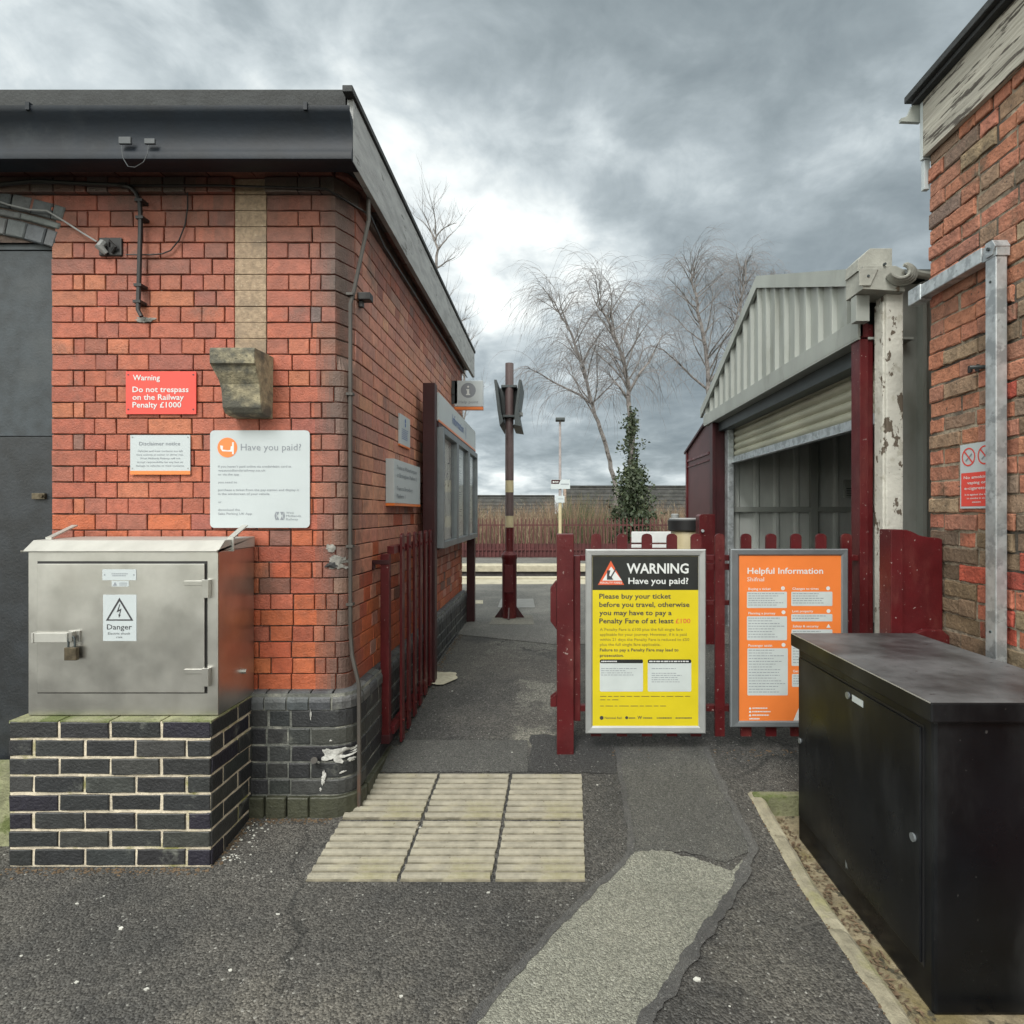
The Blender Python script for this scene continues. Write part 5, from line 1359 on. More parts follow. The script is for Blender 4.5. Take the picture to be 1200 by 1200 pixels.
# ------------------------------------------------------------------ right brick building
RX, RE = 1.95, 2.97
rb = thing("old_brick_building", "weathered old brick building with cracked white fascia at the edge of the yard", "building", (4, 1.2, 0))
mb = MB(); r_ = random.Random(14)
wrap_r = lambda u, z, d: (RX - d, RE - u, z)
RT = 3.415; c_r = .081; row = 0
z = -.05
while z < RT:
    z1 = min(z + c_r * r_.uniform(.98, 1.02), RT + .02); u = 0.0; k = 0
    hdr_ = row % 4 == 2
    e0 = .112 if row % 2 else .224
    while u < 3.6:
        w_ = (e0 if k == 0 else (.112 if hdr_ or r_.random() < .22 else .226)) * r_.uniform(.94, 1.05); k += 1
        pal = OLD
        if z < 1.42:
            if r_.random() < min(.85, .25 + u * 1.3) : pal = OLDRED
            else: pal = [(3, (.17, .12, .075)), (2, (.13, .09, .06)), (2, (.20, .15, .09))]
        elif z < 2.2 and r_.random() < .25 and u > .35: pal = OLDRED
        brick(mb, wrap_r, u, u + w_, z, z1, pick(pal, r_), r_, gap=.0105, bev=.0045, jit=.0042, deep=.03, seg=.045 if u < 1.4 else .5)
        u += w_
    z = z1; row += 1
# far return of the corner
wrap_r2 = lambda u, z, d: (RX + u, RE + d, z)
z = -.05; row = 0
while z < RT:
    u = .004
    while u < 1.3:
        e = u + (.112 if (row % 2 == 0 and u < .01) else .226)
        brick(mb, lambda u, z, d: (RX + 1.3 - u, RE + d, z), 1.3 - e, 1.3 - u, z, z + c_r, pick(OLD, r_), r_, gap=.013, bev=.006, jit=.003); u = e
    z += c_r; row += 1
mb.box(RX + .0085, -.8, -.1, 8, RE - .009, RT + .2, 1)
mb.build("wall", [m_oldbrick, m_mortar_old], rb, tint=True)
FX = 1.92
mb = MB(); mb.box(FX, -.8, wz(184, RE), FX + .028, RE + .0, wz(118, RE)); mb.build("fascia", m_fascia_old, rb, bevel=.003)
mb = MB(); mb.box(FX, RE + .002, wz(186, RE), FX + .6, RE + .025, wz(118, RE)); mb.box(RX - .02, RE + .004, wz(221, RE), RX + .01, RE + .03, wz(187, RE)); mb.build("end_board", m_white, rb, bevel=.003)
mb = MB(); mb.box(FX - .035, -.8, wz(118, RE), 8, RE + .04, wz(113, RE)); mb.box(FX - .06, -.8, wz(113, RE) + .001, 8, RE + .06, wz(105, RE)); mb.build("roof", m_felt, rb, bevel=.004)
mb = MB(); gp_pts = [(1079, 122), (1069, 123.5), (1066, 131), (1063, 136.5), (1056, 138.5), (1056, 142), (1079, 143)]
p = PxPl(RE + .03); p.slab(mb, gp_pts[::-1], -.02, .0); mb.build("gutter_end", m_shed, rb)
mb = MB(); mb.tube([(RX - .001, 2.63, wz(431, 2.63)), (RX + .02, 2.63, wz(431, 2.63))], .018, 8); mb.box(RX - .0085, 2.66, wz(436, 2.66), RX + .001, 2.68, wz(428, 2.66)); mb.build("drill_hole", m_rubber, rb)
mb = MB(); mb.tube([(RX + .01, 2.58, wz(430, 2.58)), (RX - .05, 2.61, wz(430, 2.6))], .009, 8); mb.build("bolt_stub", m_dkgrey, rb)

ns = thing("no_smoking_sign", "red and white no smoking sign on the old brick wall behind the galvanised post", "sign", (RX - .01, 2.6, 1.58))
np_ = Pl((RX - .012, 2.72, 0), (0, -1, 0), (0, 0, 1))
z0, z1 = wz(596, 2.72), wz(522, 2.72)
mb = MB(); np_.box(mb, 0, z0, .21, z1, -.008, .003); mb.build("panel", m_white, ns)
mb = MB(); np_.quad(mb, .008, z0 + .01, .202, z0 + .165, .0038); mb.build("red_field", m_red, ns)
mb = MB()
for cx_ in (.055, .155):
    C = circle(24, .043, cx_, z1 - .06); C2 = circle(24, .036, cx_, z1 - .06)
    for i in range(24):
        j = (i + 1) % 24; np_.poly(mb, [C2[i], C[i], C[j], C2[j]], .0042)
    np_.poly(mb, [(cx_ - .030, z1 - .033), (cx_ - .025, z1 - .028), (cx_ + .030, z1 - .087), (cx_ + .025, z1 - .092)][::-1], .0046)
mb.build("prohibition_symbol", m_red, ns)
mb = MB()
for cx_ in (.055, .155): np_.poly(mb, [(cx_ - .02, z1 - .075), (cx_ - .016, z1 - .082), (cx_ + .024, z1 - .05), (cx_ + .02, z1 - .044)], .0042)
mb.build("cigarette_symbol", m_greyink, ns)
mb = MB()
for s, a0, a1, z in (("No smoking,", .025, .185, z0 + .137), ("vaping or", .048, .162, z0 + .112), ("e-cigarettes", .030, .180, z0 + .087), ("It is against the law", .032, .178, z0 + .060), ("to smoke in this", .045, .165, z0 + .043), ("station", .078, .132, z0 + .026)):
    text(mb, np_, s, a0, a1, z, .013 if z > z0 + .08 else .008, .0044, 0, bold=.012)
mb.build("lettering", m_whiteink, ns)

gf = thing("galvanised_frame", "galvanised steel post with a horizontal arm along the old brick wall", "steel frame", (1.91, 2.47, 0))
mb = MB(); mb.box(1.887, 2.44, -.05, 1.936, 2.50, wz(303, 2.47)); mb.build("post", m_galv, gf, bevel=.004)
mb = MB(); mb.box(1.884, 2.52, 2.665, 1.938, 3.0, 2.730); mb.box(1.880, 2.93, 2.655, 1.942, 3.03, 2.735); mb.build("arm", m_galv, gf, bevel=.004)
mb = MB(); hx = [(.036, 0), (.018, .032), (-.018, .032), (-.036, 0), (-.018, -.032), (.018, -.032)]
mb.prism([(1.880, 2.47 - a, 2.70 + b) for a, b in hx], (.066, 0, 0)); mb.box(1.886, 2.435, 2.66, 1.944, 2.515, 2.695); mb.build("corner_bracket", m_galv, gf, bevel=.002)
mb = MB(); mb.tube([(1.872, 2.47, 2.70), (1.884, 2.47, 2.70)], .008, 6)
for zz in (2.56, 1.06): mb.tube([(1.884, 2.47, zz), (1.889, 2.47, zz)], .006, 6)
mb.build("bolt", m_dkgrey, gf)

# ------------------------------------------------------------------ black locker and its concrete pad
mb = MB(); mb.box(PAD[0], PAD[1], -.2, PAD[2], PAD[3], -.012); struct(mb.build("concrete_pad", m_pad))
kb = MB()
seg = arange(1.2, 3.05, .035); r_ = random.Random(71)
def kprof(y):
    z = gn(PAD[0], y); j = lambda a_, q: a_ * noise.noise(Vector((y * 11, q, 2))) + a_ * .6 * noise.noise(Vector((y * 37, q, 5)))
    joint = min(abs(y - q) for q in (1.55, 2.17, 2.75)) < .018
    dz = -.012 if joint else 0
    return [(1.046 + j(.006, 1), y, z + .001), (1.060 + j(.006, 2), y, z + .012 + dz + j(.004, 3)), (1.100 + j(.006, 4), y, z + .011 + dz + j(.004, 5)), (1.115 + j(.006, 6), y, z + .002 + j(.005, 8)), (1.117 + j(.006, 7), y, -.03), (1.046, y, -.06)]
K = [kprof(y) for y in seg]
for A_, B_ in zip(K, K[1:]): kb.add(A_ + B_, [(i, i + 1, i + 7, i + 6) for i in range(5)])
kb.face(K[0]); kb.face(K[-1][::-1])
for i in range(len(kb.f)): kb.f[i] = tuple(reversed(kb.f[i]))
ko = struct(kb.build("kerb", m_kerb))
mb = MB(); zf = gn(1.2, 3.05); mb.box(1.062, 3.005, -.05, 1.93, 3.055, zf + .012); struct(mb.build("kerb_end", m_mossconc, bevel=.004))
mb = MB(); mb.box(1.115, 1.66, -.1, 1.93, 1.75, .005); struct(mb.build("kerb_front", m_kerb, bevel=.006))
mb = MB(); r_ = random.Random(19)
for i in range(260):
    y = r_.uniform(1.75, 2.98); x = 1.125 + .07 * r_.random() ** 1.4
    s = r_.uniform(.006, .018); a = r_.uniform(0, 6.28); z = -.010 + r_.uniform(0, .006)
    dx, dy = math.cos(a) * s, math.sin(a) * s
    mb.face([(x - dx, y - dy, z), (x + dy * .35, y - dx * .35, z + s * .25), (x + dx, y + dy, z + .002), (x - dy * .35, y + dx * .35, z + .003)])
tag(mb.build("leaf_litter", m_litter), "dead leaves and twigs gathered between the kerb and the black locker", "leaf litter", kind='stuff')

lk_ = thing("storage_locker", "large black steel storage locker with a mottled flat lid beside the kerb", "locker", (1.5, 2.3, -.01))
LX0, LX1, LY0, LY1, LZ = 1.205, 1.78, 1.81, 2.80, .918
mb = MB(); mb.box(LX0, LY0, -.012, LX1, LY1, LZ); mb.build("body", m_black, lk_, bevel=.012)
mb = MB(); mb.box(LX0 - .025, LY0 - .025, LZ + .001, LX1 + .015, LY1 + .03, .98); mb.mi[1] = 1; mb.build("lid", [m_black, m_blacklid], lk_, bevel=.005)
mb = MB(); r_ = random.Random(61); y = LY0 - .02
while y < LY1 + .02:
    l_ = r_.uniform(.05, .22); mb.box(LX0 - .0256, y, .9788 - r_.uniform(0, .002), LX0 - .0232, min(y + l_, LY1 + .025), .9808); y += l_ + (r_.uniform(.0, .012) if r_.random() < .5 else 0)
mb.build("edge_highlight", m_steel_lid, lk_)  # bright strips painted along the lid edge as a highlight
lp = Pl((LX0, LY1, 0), (0, -1, 0), (0, 0, 1))
mb = MB(); lp.box(mb, .018, .106, .944, .884, -.002, .0015); mb.build("door_gap", m_rubber, lk_)
mb = MB(); lp.box(mb, .026, .114, .936, .876, .0017, .010); dd = mb.build("door", m_black, lk_, bevel=.003)
for a, b in ((.49, .838), (.905, .503)):
    mb = MB(); mb.tube([lp.p(a, b, .010), lp.p(a, b, .016)], .014, 14); mb.build("lock", m_alu_grey, dd)
mb = MB(); mb.tube([lp.p(.045, .48, .010), lp.p(.045, .48, .016)], .013, 12); mb.build("lock", m_alu_grey, dd)
mb = MB(); lp.box(mb, .52, .826, .60, .851, .0102, .0112); stk = mb.build("sticker", m_white, dd)
mb = MB(); lp.poly(mb, [(.466, .165), (.482, .155), (.486, .135), (.476, .142), (.473, .13), (.468, .145)][::-1], .0106); mb.build("paint_chip", m_alu_grey, dd)

# ------------------------------------------------------------------ platform furniture
cp_ = thing("platform_post", "tall maroon and cream banded post with flared foot on the platform", "post", (wx(597, 6.96), 6.96, .3))
PX_, PYY = wx(597, 6.96), 6.96
z_ = lambda py: wz(py, PYY)
mb = MB(); mb.lathe((PX_, PYY), [(.088, .28), (.088, z_(655)), (.096, z_(654)), (.096, z_(650)), (.06, z_(646))], 24); bs_ = mb.build("base_tube", m_maroon, cp_, smooth=True)
mb = MB(); mb.box(PX_ - .05, PYY - .095, .62, PX_ + .05, PYY - .084, .95); mb.build("access_door", m_maroon, bs_, bevel=.002)
mb = MB()
for a in (0, 90, 180, 270):
    c, s = math.cos(R(a)), math.sin(R(a)); q = (-s * .008, c * .008)
    mb.prism([(PX_ + c * .085 + q[0], PYY + s * .085 + q[1], .29), (PX_ + c * .175 + q[0], PYY + s * .175 + q[1], .29), (PX_ + c * .175 + q[0], PYY + s * .175 + q[1], .315), (PX_ + c * .085 + q[0], PYY + s * .085 + q[1], .44)], (-2 * q[0], -2 * q[1], 0))
mb.build("foot_fin", m_maroon_dk, cp_)
for nm, a, b, mt in (("lower_shaft", 646, 618, m_maroon), ("cream_band", 618, 604.5, m_cream), ("middle_shaft", 604.5, 577, m_brownpost), ("cream_band", 577, 563, m_cream), ("upper_shaft", 563, 426, m_brownpost)):
    mb = MB(); mb.lathe((PX_, PYY), [(.052, z_(a)), (.050, z_(b))], 20); mb.build(nm, mt, cp_, smooth=True)
ds = thing("display_screens", "pair of dark angled display screen housings clamped to the platform post", "display screen", (PX_, PYY - .1, z_(505)))
p = PxPl(PYY + .05)
for s in (-1, 1):
    mb = MB(); m_ = lambda a: 597 + s * (a - 597)
    pts = [(602, 498), (604.6, 488), (609.5, 451), (612.5, 451), (608.5, 486), (606, 503)]
    if s > 0: pts = [(602, 502), (604.6, 501), (604.6, 488), (609.5, 451), (612.5, 451), (608, 484), (612, 503.5)]
    q = [(m_(a), b) for a, b in pts]
    p.slab(mb, q if s > 0 else q[::-1], -.45, .28); mb.build("screen_housing", m_dkgrey, ds, bevel=.003)
mb = MB(); p.box(mb, 585.5, 486, 609, 453.5, -.10, -.06); p.box(mb, 590, 491, 604, 488.5, -.06, .14); p.box(mb, 588, 456, 606, 453, -.06, .10); mb.build("mounting_frame", m_dkgrey, ds, bevel=.003)
mb = MB(); p.box(mb, 609, 489, 613, 485, .05, .12); mb.build("sensor", m_pvc, ds, bevel=.003)

def slabplate(name, label, cat, q, mat, lift):
    mb = MB(); pts = [gp(*a) for a in q]
    mb.prism([(x, y, g(y) + lift) for x, y in pts], (0, 0, -lift * .9)); return tag(mb.build(name, mat, bevel=.002), label, cat)
slabplate("access_cover", "ribbed pale steel access cover in the platform behind the maroon post", "manhole cover", [(583, 713), (627, 713), (625, 702.5), (587, 702.5)], m_manhole, .012)
slabplate("paving_slab", "grey flag around the foot of the maroon platform post", "paving slab", [(573, 732), (626, 732), (624, 721), (579, 721)], m_worn, .007)
slabplate("paving_slab", "small pale flag at the foot of the notice board far post", "paving slab", [(545, 708), (566, 708), (566, 704), (545, 704)], m_conc, .008)

kq = thing("maroon_kiosk", "maroon sheet clad kiosk with sloping top directly beyond the grey shed", "kiosk", (3.0, 7.6, .3))
mb = MB(); kx = 1.925
mb.prism([(kx, 8.1, .3), (kx, 6.95, .3), (kx, 6.95, 2.70), (kx, 8.1, 2.42)], (2.6, 0, 0)); mb.build("body", m_maroon_dull, kq)
mb = MB(); kp = Pl((kx, 8.1, 0), (0, -1, 0), (0, 0, 1))
kp.box(mb, -.02, .3, .04, 2.42, 0, .02); kp.box(mb, 0.04, 2.28, 1.15, 2.31, 0, .015); kp.box(mb, .04, 2.20, 1.15, 2.215, 0, .012); mb.build("trim", m_maroon, kq)
mb = MB(); mb.prism([(kx - .03, 8.18, 2.40), (kx - .03, 6.9, 2.72), (kx - .03, 6.9, 2.75), (kx - .03, 8.18, 2.43)], (2.7, 0, 0)); mb.build("roof", m_maroon_dk, kq)

mp = thing("maroon_bollard", "squat maroon post with clipped top corner beside the platform bin", "post", (wx(827, 5.6), 5.6, .3))
mb = MB(); p = PxPl(5.6); p.slab(mb, [(819.5, 760), (838, 760), (838, 602.5), (822, 602.5), (819.5, 605)], -.14, .0); mb.build("shaft", m_maroon, mp, bevel=.003)
mb = MB(); mb.tube([p.p(823, 622, .0), p.p(823, 622, .02)], .015, 8); mb.build("bolt", m_galv, mp)

bn = thing("platform_bin", "white litter bin with black rim on the platform behind the yellow poster", "litter bin", (wx(804, 6.2), 6.2, .3))
bx, by = wx(805, 6.2), 6.2
mb = MB(); mb.lathe((bx, by), [(.14, .3), (.15, .32), (.17, wz(622, 6.2)), (.165, wz(621, 6.2))], 24); mb.build("bin_body", m_cream, bn, smooth=True)
mb = MB(); mb.lathe((bx, by), [(.175, wz(622.5, 6.2)), (.20, wz(621, 6.2)), (.205, wz(610, 6.2)), (.19, wz(608.5, 6.2))], 24); mb.build("rim", m_rubber, bn, smooth=True)
mb = MB(); mb.lathe((bx, by), [(.19, wz(608.4, 6.2)), (.18, wz(607, 6.2))], 24); mb.lathe((bx - .13, by), [(.04, wz(607.5, 6.2)), (.042, wz(603, 6.2)), (.03, wz(602, 6.2))], 14); mb.build("bin_lid", m_pvc, bn, smooth=True)

be = thing("platform_bench", "white metal bench on the platform seen above the yellow poster", "bench", (wx(768, 9.6), 9.6, .3))
y0 = 9.6; xa, xb = wx(740, y0), wx(790, y0)
mb = MB(); mb.box(xa, y0 - .02, wz(636, y0), xb + .15, y0 + .01, wz(623, y0)); mb.build("backrest", m_bench, be, bevel=.01)
mb = MB(); mb.box(xa, y0 + .02, .72, xb + .15, y0 + .45, .75); mb.box(xa, y0 - .01, wz(642, y0), xb + .15, y0 + .02, wz(638, y0)); mb.build("seat", m_bench, be, bevel=.01)
for x in (xa + .06, xb + .1):
    mb = MB(); mb.box(x - .02, y0, .3, x + .02, y0 + .03, .95); mb.box(x - .02, y0 + .38, .3, x + .02, y0 + .42, .72); mb.build("leg", m_dkgrey, be)

# far platform lamp post with station sign
ly = 18.6
lp_ = thing("lamp_post", "tall slim lamp post on the far platform with a flat lamp head", "lamp post", (wx(656, ly), ly, -.05))
lx = wx(656.3, ly)
mb = MB(); mb.tube([(lx, ly, -.05), (lx, ly, .15)], .10, 12); mb.build("foot", m_maroon_dk, lp_)
mb = MB(); mb.tube([(lx, ly, .15), (lx, ly, wz(581, ly))], .050, 12); mb.build("lower_shaft", m_cream, lp_)
mb = MB(); mb.tube([(lx, ly, wz(581, ly)), (lx, ly, wz(494, ly))], [.048, .036], 12); mb.build("upper_shaft", M("dusty_pink_paint", (.27, .24, .24), .6), lp_)
mb = MB(); mb.box(wx(651, ly), ly - .18, wz(493.5, ly), wx(662, ly), ly + .18, wz(490, ly)); mb.build("lamp_head", m_dkgrey, lp_, bevel=.02)
st = thing("station_sign", "white and maroon station name sign fixed to the far lamp post", "sign", (lx, ly - .06, wz(574, ly)))
p = PxPl(ly - .07); mb = MB(); p.box(mb, 645.5, 573, 668, 562, -.02, .0); mb.build("panel", m_white, st)
mb = MB(); p.poly(mb, [(646, 567), (655, 567), (657, 562.3), (646, 562.3)], .004); mb.build("maroon_field", m_maroon_dk, st)
mb = MB(); p.poly(mb, circle(8, .9, 648.5, 564.8)[::-1], .007); wordbars(mb, p, 649.5, 654.5, 565.4, -1.2, .007, 0, r_); mb.build("emblem", m_whiteink, st)
mb = MB(); wordbars(mb, p, 657, 667, 568, -1.2, .004, 0, r_); mb.build("lettering", m_greyink, st)
st = thing("platform_number_sign", "small white square sign low on the far lamp post", "sign", (lx, ly - .06, wz(589, ly)))
mb = MB(); p.box(mb, 651.5, 589, 661.5, 581, -.02, .0); mb.build("panel", m_white, st)
mb = MB(); wordbars(mb, p, 654, 660, 585, -.8, .003, 0, r_); mb.build("lettering", m_greyink, st)

# far palisade fence
ff = thing("palisade_fence", "long dark red palisade fence along the back of the far platform", "fence", (1, 20.95, -.1))
mb = MB(); r_ = random.Random(6)
x = -9.0
while x < 11:
    y = 20.95; h = 1.40 + r_.uniform(-.02, .02); wd = .019
    mb.prism([(x - wd, y, -.05), (x + wd, y, -.05), (x + wd, y, h - .08), (x, y, h), (x - wd, y, h - .08)], (0, .012, 0)); x += .142
mb.build("pales", m_dkfence, ff)
mb = MB(); mb.box(-9, 20.975, .2, 11, 21.01, .25); mb.box(-9, 20.975, 1.1, 11, 21.01, 1.15); mb.box(-9, 21.03, -.05, 11, 21.05, .45); mb.build("rails", m_dkfence, ff)

# dry undergrowth behind it
mb = MB(); r_ = random.Random(44)
for i in range(9000):
    x = r_.uniform(-9, 11); y = 21.3 + 3.6 * r_.random()
    cl_ = noise.noise(Vector((x * .45, y * .3, 3)))
    h = (1.75 + .8 * cl_) * r_.uniform(.45, 1.0); zb = -.6
    h += 1.0
    lean = r_.gauss(0, .16); ly_ = r_.gauss(0, .1); wd = r_.uniform(.006, .014)
    k = r_.random(); tint = (.20, .138, .09) if k < .4 else ((.14, .09, .062) if k < .75 else ((.09, .088, .05) if k < .88 else (.30, .24, .16)))
    if abs(x - 3.1) < 1.0 and y < 23.2: continue
    if cl_ > .3 and k > .6: tint = (.075, .085, .04)
    a = Vector((x, y, zb)); m1 = Vector((x + lean * h * .4, y + ly_ * h * .4, zb + h * .6)); e = Vector((x + lean * h, y + ly_ * h, zb + h))
    d = Vector((wd, 0, 0))
    mb.face([a - d, a + d, m1 + d * .8, m1 - d * .8], 0, tint); mb.face([m1 - d * .8, m1 + d * .8, e], 0, tint)
    if k > .5:
        for q in range(3):
            b = a.lerp(e, r_.uniform(.4, .95)); o_ = Vector((r_.uniform(-.25, .25), r_.uniform(-.1, .1), r_.uniform(.05, .3)))
            mb.face([b - d * .6, b + d * .6, b + o_], 0, tint)
tag(mb.build("undergrowth", m_reed, tint=True), "dry brown reeds and brambles behind the palisade fence", "undergrowth", kind='stuff')

# ------------------------------------------------------------------ houses beyond
def house(name, label, x0, x1, yf, yb, zr, ze, walls=True, verge=False):
    t = thing(name, label, "house", ((x0 + x1) / 2, (yf + yb) / 2, -2.8))
    yr = (yf + yb) / 2
    mb = MB(); n = 20
    for s in (0, 1):
        for k in range(n):
            t0, t1 = k / n, (k + 1.15) / n
            ya = (yf if s == 0 else yb); A = lambda q: (ya + (yr - ya) * q, ze + (zr - ze) * q)
            (y0, z0), (y1, z1) = A(t0), A(min(t1, 1))
            lift = .06
            P = [(x0, y0, z0 + lift), (x1, y0, z0 + lift), (x1, y1, z1 + .0), (x0, y1, z1 + .0)]
            mb.face(P if s == 0 else P[::-1]); f2 = [(x0, y0, z0 - .02), (x1, y0, z0 - .02), (x1, y0, z0 + lift), (x0, y0, z0 + lift)]; mb.face(f2 if s == 0 else f2[::-1])
    mb.box(x0, yr - .12, zr - .05, x1, yr + .12, zr + .05)
    rf = mb.build("roof", m_roof, t)
    mb = MB(); mb.box(x0 + .25, yf + .3, -2.9, x1 - .25, yb - .3, ze + .15)
    mb.prism([(x0 + .25, yf + .3, ze + .1), (x0 + .25, yb - .3, ze + .1), (x0 + .25, yr, zr - .2)], (.1, 0, 0)); mb.prism([(x1 - .35, yf + .3, ze + .1), (x1 - .35, yb - .3, ze + .1), (x1 - .35, yr, zr - .2)], (.1, 0, 0))
    mb.build("wall", m_housewall, t)
    if verge:
        mb = MB()
        for ya in (yf, yb): mb.prism([(x0 - .04, ya, ze - .12), (x0 - .04, ya, ze + .06), (x0 - .04, yr, zr + .08), (x0 - .04, yr, zr - .12)], (.16, 0, 0))
        mb.build("verge", m_verge, rf)
    return t
house("tiled_house", "house with a weathered grey tiled roof beyond the fence, taller of the two", wx(661, 34), wx(850, 34), 30.0, 38.0, 1.57 + 31 * 34 / F, -1.3, verge=True)
house("tiled_house", "lower house with long grey tiled roof seen behind the banded post", -14, wx(650, 39), 35.0, 43.0, 1.57 + 20 * 39 / F, -2.0)

# ------------------------------------------------------------------ trees
def birch(name, label, trunk, rb, seed, nbr, twl, extra=(), spread=1.0, group="bare birch trees beyond the far platform", y=26.0, r1=.018, start=.3, twn=12, lenk=1.0):
    r = random.Random(seed)
    T = [Vector((wx(px, y), y + dy, wz(py, y))) for px, py, dy in [(a + (0,))[:3] for a in trunk]]
    T[0].z = min(T[0].z, -.6)
    root = thing(name, label, "tree", (T[0].x, y, -.6), group)
    # resample the trunk
    P = []
    for a, b in zip(T, T[1:]):
        for q in range(4): P.append(a.lerp(b, q / 4) + Vector((r.gauss(0, .03), r.gauss(0, .03), 0)))
    P.append(T[-1]); n = len(P)
    tr = MB(); rad = [rb * (1 - i / (n - 1)) ** .85 + r1 for i in range(n)]
    tr.tube(P, rad, 8)
    cr = MB()
    def twig(p, dirv, ln, w0):
        pts = [p]; d = dirv.normalized(); s = ln / 6
        for i in range(6):
            d = (d + Vector((r.gauss(0, .13), r.gauss(0, .13), -.36 * spread))).normalized(); pts.append(pts[-1] + d * s)
        cr.tube(pts, [w0 * (1 - .75 * i / 6) for i in range(7)], 3, cap=False)
        return pts
    def branch(p, d, ln, w0, up):
        pts = [p]; d = d.normalized(); m = 9
        for i in range(m):
            d = (d + Vector((r.gauss(0, .09), r.gauss(0, .09), up * (1 - 2.1 * i / m)))).normalized(); pts.append(pts[-1] + d * ln / m)
        tr.tube(pts, [w0 * (1 - .85 * i / m) + .006 for i in range(m + 1)], 5, cap=False)
        for k in range(int(twn * (ln / 2.6) * 1.0) + 4):
            i = min(m - 1, int(r.uniform(.12, 1) * m)); q = pts[i].lerp(pts[i + 1], r.random())
            sd = (pts[i + 1] - pts[i]).normalized() + Vector((r.gauss(0, .55), r.gauss(0, .55), r.gauss(.15, .35)))
            tw = twig(q, sd, twl * r.uniform(.55, 1.45), .0068)
            for z in range(2):
                j = r.randint(1, 5); twig(tw[j], (tw[j] - tw[j - 1]).normalized() + Vector((r.gauss(0, .5), r.gauss(0, .5), .1)), twl * r.uniform(.25, .65), .0050)
        return pts
    for k in range(nbr):
        f = start + (1 - start) * (k + r.random()) / nbr; i = min(n - 2, int(f * (n - 1))); p = P[i].lerp(P[i + 1], r.random())
        az = r.uniform(0, 6.283); el = r.uniform(.5, 1.15)
        ln = lenk * (3.1 * (1.12 - f) + .75) * r.uniform(.7, 1.15)
        branch(p, Vector((math.cos(az) * math.cos(el), math.sin(az) * math.cos(el), math.sin(el))), ln, .035 * (1.2 - f) + .008, .10)
    for ex in extra:
        E = [Vector((wx(px, y), y + r.uniform(-.3, .3), wz(py, y))) for px, py in ex]
        E2 = []
        for a, b in zip(E, E[1:]):
            for q in range(3): E2.append(a.lerp(b, q / 3))
        E2.append(E[-1]); m = len(E2)
        tr.tube(E2, [.05 * (1 - i / m) + .012 for i in range(m)], 6)
        for k in range(34):
            i = r.randint(1, m - 2); sd = (E2[i + 1] - E2[i]).normalized() + Vector((r.gauss(0, .5), r.gauss(0, .5), r.gauss(.2, .35)))
            tw = twig(E2[i].lerp(E2[i + 1], r.random()), sd, twl * r.uniform(.6, 1.3), .010)
            for z in range(2):
                j = r.randint(1, 5); twig(tw[j], (tw[j] - tw[j - 1]).normalized() + Vector((r.gauss(0, .5), r.gauss(0, .5), .1)), twl * r.uniform(.3, .6), .007)
    tr.build("trunk", m_bark, root, smooth=True)
    cr.build("twigs", m_twig, root)
    return root
birch("birch_tree", "bare weeping birch with a leaning slim trunk behind the far fence", [(726, 640), (722, 573), (715, 541), (703, 502), (693, 471), (682, 428), (668, 389), (656, 368), (648, 358)], .10, 1, 26, 2.3,
      extra=(((693, 473), (680, 462), (665, 455), (648, 446), (632, 436), (620, 433)), ((682, 428), (690, 410), (700, 395), (708, 385))), start=.42)
birch("birch_tree", "bare weeping birch whose upright trunk is wrapped in ivy", [(741, 640), (741, 575), (740, 515), (738, 470), (736, 440), (722, 398), (708, 366), (698, 354)], .11, 2, 28, 2.3,
      extra=(((737, 460), (748, 440), (760, 425), (770, 405), (778, 390)), ((738, 470), (725, 455), (715, 440))), start=.45, y=22.3)
birch("birch_tree", "taller bare birch rising behind the far corner of the grey shed", [(838, 640), (835, 560), (832, 470), (828, 420), (820, 370), (815, 345), (811, 328), (809, 318)], .12, 3, 34, 2.0,
      extra=(((830, 455), (812, 440), (795, 425), (776, 412), (762, 405)), ((830, 450), (845, 430), (858, 400), (866, 360), (872, 330), (873, 305))), start=.30, y=27, lenk=.85)
birch("birch_tree", "thin bare birch half hidden by the gable of the grey shed", [(878, 640), (872, 520), (866, 420), (868, 370), (870, 340), (870, 312)], .09, 4, 30, 1.8, start=.35, y=29, lenk=.8)
birch("birch_tree", "faint bare birch top showing over the ridge of the grey shed", [(935, 640), (930, 480), (922, 380), (916, 345), (912, 332)], .08, 14, 16, 1.4, start=.45, y=34, lenk=.8)
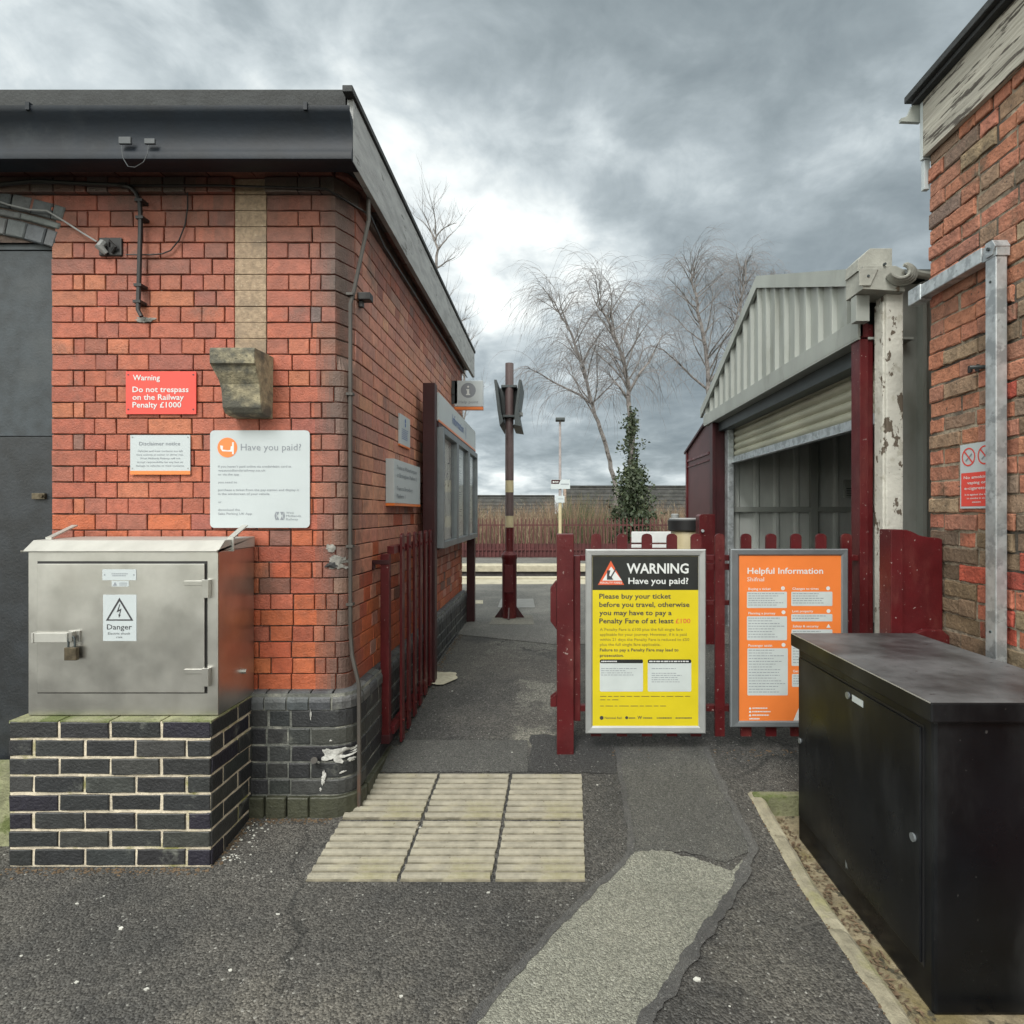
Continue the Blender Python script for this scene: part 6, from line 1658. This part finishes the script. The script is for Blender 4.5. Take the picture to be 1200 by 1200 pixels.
birch("bare_tree", "bare branching tree showing above the roof edge of the red brick building", [(490, 640), (500, 480), (508, 380), (512, 300), (508, 268)], .08, 5, 17, 1.0, start=.25, y=18, group=None, spread=-.35, lenk=.62)
birch("bare_tree", "low bare tree seen under the help point sign", [(528, 640), (540, 520), (543, 460), (545, 420), (541, 390)], .06, 6, 14, .8, start=.3, y=24, group=None, spread=-.3, lenk=.6)

# ivy on the second birch
iv = MB(); r_ = random.Random(23); yv = 22.3
def leaf(mb, p, s, r):
    n = Vector((r.gauss(0, 1), r.gauss(-.6, 1), r.gauss(.4, 1))).normalized(); a = n.orthogonal().normalized(); b = n.cross(a)
    t = r.uniform(0, 6.28); a, b = a * math.cos(t) + b * math.sin(t), b * math.cos(t) - a * math.sin(t)
    k = r.random(); tint = (.022, .036, .014) if k < .5 else ((.034, .050, .020) if k < .85 else (.055, .068, .03))
    mb.face([p - a * s, p - b * s * .6 + a * s * .1, p + a * s, p + b * s * .6 + a * s * .1], 0, tint)
for k in range(120):
    py = r_.uniform(484, 566); half = (4 + 20 * max(0, noise.noise(Vector((py * .07, 1.7, 0))) + .25) * r_.random()) if py > 495 else 3.5
    c = W(740 + r_.gauss(0, .5) * half, py, yv) + Vector((0, r_.gauss(0, .2), 0))
    for q in range(10): leaf(iv, c + Vector((r_.gauss(0, .09), r_.gauss(0, .1), r_.gauss(0, .13))), r_.uniform(.05, .09), r_)
for k in range(300):
    py = r_.uniform(548, 632); w_ = min(22, 6 + (py - 548) * .7) * (.75 + .7 * noise.noise(Vector((py * .09, 5.5, 1))))
    c = W(742 + r_.uniform(-1, 1) * w_ * (.6 + .4 * r_.random()), py, yv - .45) + Vector((0, r_.gauss(0, .35), 0))
    for q in range(13): leaf(iv, c + Vector((r_.gauss(0, .16), r_.gauss(0, .2), r_.gauss(0, .15))), r_.uniform(.05, .095), r_)
iv.tube([W(740, 640, yv), W(740, 560, yv), W(740, 484, yv)], [.16, .14, .10], 8, tint=(.05, .05, .03))
tag(iv.build("ivy", m_leaf, tint=True), "dark green ivy climbing one birch and bushing out at its foot", "ivy")
